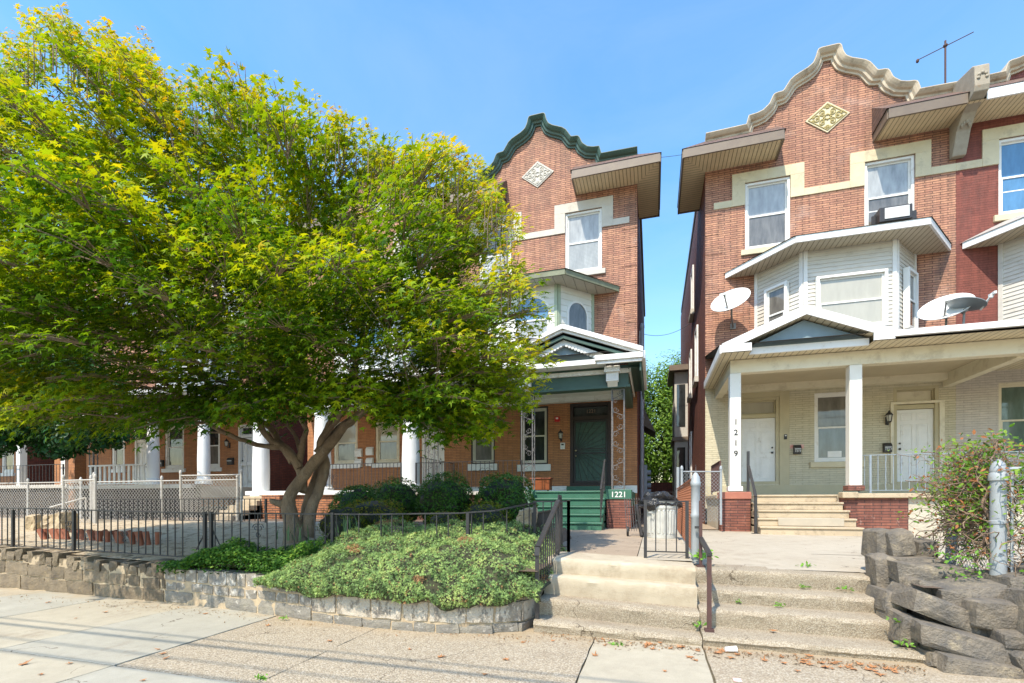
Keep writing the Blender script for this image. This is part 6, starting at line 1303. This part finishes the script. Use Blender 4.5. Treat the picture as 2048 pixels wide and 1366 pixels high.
# strap leaved plants
def straps(label, c, n, h, seed, cols=((.10, .18, .06), (.16, .26, .09))):
    rr = random.Random(seed); mb = MB()
    for k in range(n):
        a = rr.uniform(0, 6.28); ln = h*rr.uniform(.6, 1.1); b = Vector((c[0]+rr.gauss(0, .12), c[1]+rr.gauss(0, .08), c[2])); sp_ = rr.uniform(.1, .5)*ln; d = Vector((math.cos(a), math.sin(a), 0)); s_ = Vector((-d.y, d.x, 0)); pr = []
        for t in (0, .35, .7, 1): p = b+d*sp_*t*t+Vector((0, 0, ln*(t-.18*t*t*t))); w_ = .014*(1-t)+.002; pr += [p-s_*w_, p+s_*w_]
        mb.add(pr, [(2*i, 2*i+1, 2*i+3, 2*i+2) for i in range(3)])
    r = thing('iris_clump', label, 'plant', c); mb.build('blades', M('strap_leaf', *cols), r, recalc=False)
straps('blue green iris blades between shrub and juniper', (-4.05, 6.9, .85), 34, .42, 4); straps('iris blades at the foot of the maple trunk', (-5.6, 6.3, .8), 16, .35, 5); straps('second iris blades clump left of the pale juniper crest', (-4.7, 6.6, .85), 26, .4, 6)
# vine on the right fence --------------------------------------------
vn = thing('vine', 'dry brown vine tangle with green leaves over the right fence', 'vine', (3.1, 5.5, .7)); mb = MB(); LP = []; rr = random.Random(8)
for k in range(1000):
    if rr.random() < .5: s0 = rr.uniform(-.05, 1.1); p = Vector((3.08+.2*s0, 5.56+1.05*s0, rr.uniform(.95, 1.95)))
    else: p = Vector((rr.uniform(3.2, 5.0), 5.52, rr.uniform(.8, 1.85)))
    d = Vector((rr.gauss(0, 1), rr.gauss(0, .6), rr.gauss(-.1, .8))).normalized(); q = [p]
    for j in range(rr.randint(5, 12)): d = (d+Vector((rr.gauss(0, .5), rr.gauss(0, .35), rr.gauss(-.08, .5)))).normalized(); q.append(q[-1]+d*.055)
    q = [Vector((a.x, a.y, min(max(a.z, .7), 2.0))) for a in q]; mb.tube(q, rr.choice((.002, .003, .003, .005)), 4)
    LP += q
for q in ([(3.1, 5.5, .72), (3.0, 5.6, 1.0), (3.08, 5.56, 1.2), (3.0, 5.6, 1.4), (3.1, 5.5, 1.7)], [(3.22, 5.45, .75), (3.35, 5.42, .95), (3.42, 5.45, .98), (3.6, 5.5, 1.2)], [(3.25, 5.46, 1.0), (3.4, 5.43, 1.12), (3.58, 5.5, 1.05)]): mb.tube(q, .02, 7)
mb.build('stems', M('dry_vine_stem', (.30, .21, .14), (.13, .08, .05), 20, .85), vn, recalc=False)
C = []; K = []
for k in range(9000):
    p = rr.choice(LP); 
    if p.z < 1.25 and rr.random() < .6: continue
    C.append(p+Vector((rr.gauss(0, .04), rr.gauss(-.02, .05), rr.gauss(.03, .05)))); g_ = rr.random(); K.append((.34, .14, .06) if g_ < .22 else ((.10, .22, .025) if g_ < .65 else (.20, .32, .04)))
for k in range(70): C.append(Vector((rr.uniform(2.65, 3.0), rr.uniform(5.4, 5.75), rr.uniform(.68, .95)))); K.append((.16, .34, .05))
C = np.array(C); leafmesh('leaves', mLeafB, vn, C, rs.normal(0, .5, C.shape)+np.array([0, -.5, .6]), rs.uniform(.014, .032, len(C)), np.array(K), 'oval', seed=40)
# weeds ----------------------------------------------------------------
def weed(label, x, y, z, s_, n, seed, col_=(.16, .34, .05)):
    r_ = np.random.RandomState(seed); d = r_.normal(size=(n, 3)); d[:, 2] = abs(d[:, 2])*.5; C = np.array([x, y, z])+d*s_*np.array([.6, .35, .6]); o = leafmesh('weed', mLeafB, None, C, r_.normal(0, .4, (n, 3))+np.array([0, -.4, .8]), r_.uniform(s_*.22, s_*.5, n), np.tile(col_, (n, 1))*r_.uniform(.6, 1.2, (n, 1)), 'oval', loc=(x, y, z), seed=seed); tag(o, label, 'weed')
weed('big leafed weed at the foot of the grey domed post', .62, 6.36, .72, .13, 26, 1, (.2, .42, .05))
for k, (u, v, z, s_, lb) in enumerate(((1407, 1162, .45, .07, 'small weed at the top of the rusty handrail steps'), (1420, 1196, .3, .05, 'small weed beside the rusty post on the middle step'), (1398, 1252, .13, .08, 'weed at the base of the rusty handrail'), (1475, 1205, .3, .05, 'tiny weed in the step joint right of the rusty handrail'), (1560, 1212, .3, .05, 'tiny weed in the middle step joint'), (1610, 1175, .45, .05, 'tiny weed under the top step of the right flight'), (1695, 1180, .45, .06, 'weed under the right end of the top step'), (1750, 1165, .5, .09, 'leafy weed tucked against the boulder wall top'), (1800, 1245, .3, .07, 'weed between steps and boulders, middle'), (1812, 1290, .12, .06, 'weed between steps and boulders, lowest'), (1612, 1132, .62, .07, 'small grass tuft on the terrace edge'), (1235, 1010+280, .0, .06, 'green weed at the foot of the limewashed steps'), (568, 1237, .02, .05, 'tiny weed at the foot of the painted wall'), (520, 1358, .0, .05, 'weed in the sidewalk joint at the bottom'))):
    x, y = G(u, v, z); weed(lb, x, y, z, s_, 16, k+50)
# fallen leaves ----------------------------------------------------------
mDry = M('dry_leaf_brown', (.46, .21, .08), (.30, .13, .05), 30, .8)
def dryleaf(seed):
    rr = random.Random(seed); mb = MB(); pts = [(0, -.5, 0)]
    for a, ln in ((-150, .35), (-112, .75), (-85, .35), (-50, 1.0), (-25, .42), (0, 1.15), (25, .42), (50, 1.0), (85, .35), (112, .75), (150, .35)): ln *= rr.uniform(.8, 1.15); pts.append((math.sin(R(a))*ln, math.cos(R(a))*ln, .30*ln*ln*rr.uniform(.1, 1.3)*(1 if rr.random() < .7 else -.2)))
    mb.add([(0, 0, .06)]+pts, [(0, k, k % 12+1) for k in range(1, 13)]); return mb
protos = [dryleaf(k) for k in range(6)]; rr = random.Random(5); spots = [(1105, 1283, 0), (60+20, 1330+20, 0), (45, 1330, 0), (140, 1328, 0), (325, 1308, 0), (285, 1362, 0), (95, 1206, 0), (150, 1238, 0), (317, 1300, 0), (535, 1252, 0), (1045, 1286, 0), (1180, 1272, 0), (1206, 1280, 0), (1210, 1292, 0), (1190, 1312, 0), (1330, 1344, 0), (1380, 1315, 0), (1392, 1322, 0), (1440, 1306, 0), (1500, 1308, 0), (1575, 1303, 0), (1590, 1310, 0), (1620, 1313, 0), (1720, 1330, 0), (1618, 1330, 0), (1665, 1338, 0), (1700, 1332, 0), (1595, 1343, 0), (1735, 1340, 0), (1760, 1350, 0), (1340, 1298, 0), (1360, 1296, 0), (1300, 1290, 0), (1320, 1287, 0), (1545, 1262, .11), (660, 1283, 0), (820, 1300, 0), (880, 1315, 0), (330, 1318, 0), (210, 1225, 0), (410, 1228, 0), (1150, 1175, .4), (970, 1350, 0), (1010, 1320, 0)]
for k in range(34): spots.append((rr.uniform(1290, 1800), rr.uniform(1292, 1320)+0, 0))
for k, (u, v, z) in enumerate(spots):
    if k >= 44: v = 1286+(u-1290)*.10+rr.uniform(0, 14)
    x, y = G(u, v, z); s_ = rr.uniform(.028, .06); q = MB(); a = rr.uniform(0, 6.28); b = protos[k % 6]; q.v = [(x+(p[0]*math.cos(a)-p[1]*math.sin(a))*s_, y+(p[0]*math.sin(a)+p[1]*math.cos(a))*s_, z+.008+abs(p[2])*s_) for p in b.v]; q.f = b.f
    tag(q.build('fallen_leaf', mDry, recalc=False, loc=(x, y, z)), ('dry orange brown leaf fallen on the %s' % ('pale slabs at left' if x < -4.5 else 'pebbled pavement below the juniper' if x < -.6 else 'smooth slab below the limewashed steps' if x < .47 else 'pebbled pavement below the right steps')) if z == 0 else ('dry leaf lying on the lowest right step' if z < .2 else 'dry leaf lying on an upper left step'), 'leaf', 'fallen leaves on the pavement')
x, y = G(1462, 1306, 0); mb = MB(); mb.tube([(x-.05, y, .03), (x+.05, y+.02, .035)], [.022, .03], 14); tag(mb.build('paper_cup', M('paper_white', (.8, .8, .8), rough=.5), smooth=True, loc=(x, y, 0)), 'crushed white paper cup at the foot of the steps', 'cup')
x, y = G(1475, 1362, 0); mb = MB(); mb.box(x-.03, x+.03, y-.03, y+.04, .004, .009); tag(mb.build('paper_scrap', M('receipt', (.8, .78, .76), (.7, .2, .2), 60), loc=(x, y, 0)), 'torn scrap of printed paper on the pavement', 'litter')
# terracotta edging and boulder at left
mTerra = M('terracotta', (.38, .14, .075), (.26, .09, .05), 9, .8, bmp=.004)
for k in range(24):
    u = 80+k*9.6; x, z = P(u, 1072+.03*(u-80), 6.15); y = 6.15+.15*hsh(k); tl = .8*(hsh(k+5)-.1); mb = MB(); mb.tube([(x, y, z-.14), (x-tl*.25, y, z+.12)], [.036, .05], 12)
    tag(mb.build('clay_pot', mTerra, loc=(x, y, z)), 'narrow leaning terracotta pot in the row edging the gravel', 'pot', 'terracotta pots leaning in a row')
mb = MB(); x0, z0 = P(100, 1110, 6.0); x1, _ = P(300, 1110, 6.0); mb.box(x0, x1, 6.0, 6.12, z0-.1, z0+.14); tag(mb.build('garden_kerb', M('yellow_sandstone', (.55, .42, .22), (.45, .34, .18), 5, .9, bmp=.01), bev=.015, loc=(x0, 6, z0)), 'yellowish stone kerb below the row of pots', 'kerb')
for k, (u, v, Y, a, c_, lb) in enumerate(((122, 1048, 7.0, .30, .22, 'big tan boulder behind the terracotta pots'), (75, 1050, 7.2, .16, .2, 'smaller pale boulder left of the big tan one'), (1052, 1035, 6.9, .10, .13, 'pale upright stone at the end of the juniper'))):
    x, z = P(u, v, Y); mb = MB(); mb.stone((x, Y, z), (1, 0, 0), (0, 1, 0), (0, 0, 1), a, .16, c_, k*7, .3, .04, 8); tag(mb.build('boulder', M('tan_boulder', (.52, .40, .24), (.32, .25, .17), 5, .9, bmp=.02, bscale=16), loc=(x, Y, z)), lb, 'boulder')
hr = thing('handrail', 'white sloping handrail by the far left chain link gate', 'handrail', (-12.5, 7.5, .8)); a_ = T(100, 1015, 12.3); b_ = T(172, 995, 12.5); mb = MB(); mb.tube([a_, b_], .022, 8); mb.build('top_rail', mLink, hr); mb = MB(); mb.tube([b_, (b_.x, b_.y, .8)], .022, 8); mb.build('post', mLink, hr)

C = []
for k in range(1500):
    if rr.random() < .6: u = rr.uniform(1080, 1850); v = 1262+(u-1080)*.092+abs(rr.gauss(0, 7))+4
    else: u = rr.uniform(0, 1080); v = 1182+(u*.083)+abs(rr.gauss(0, 9))+3
    x, y = G(u, v, 0); C.append((x, y, .006+rr.random()*.006))
C = np.array(C); lt = leafmesh('leaf_litter', mLeafB, None, C, rs.normal(0, .35, C.shape)+np.array([0, 0, 1]), rs.uniform(.005, .016, len(C)), np.array([(.34, .18, .08), (.22, .14, .08), (.14, .10, .06)])[rs.randint(0, 3, len(C))], 'oval', loc=(0, 5, 0), seed=77); tag(lt, 'crumbled leaf litter gathered along the foot of wall and steps', 'litter', kind='stuff')
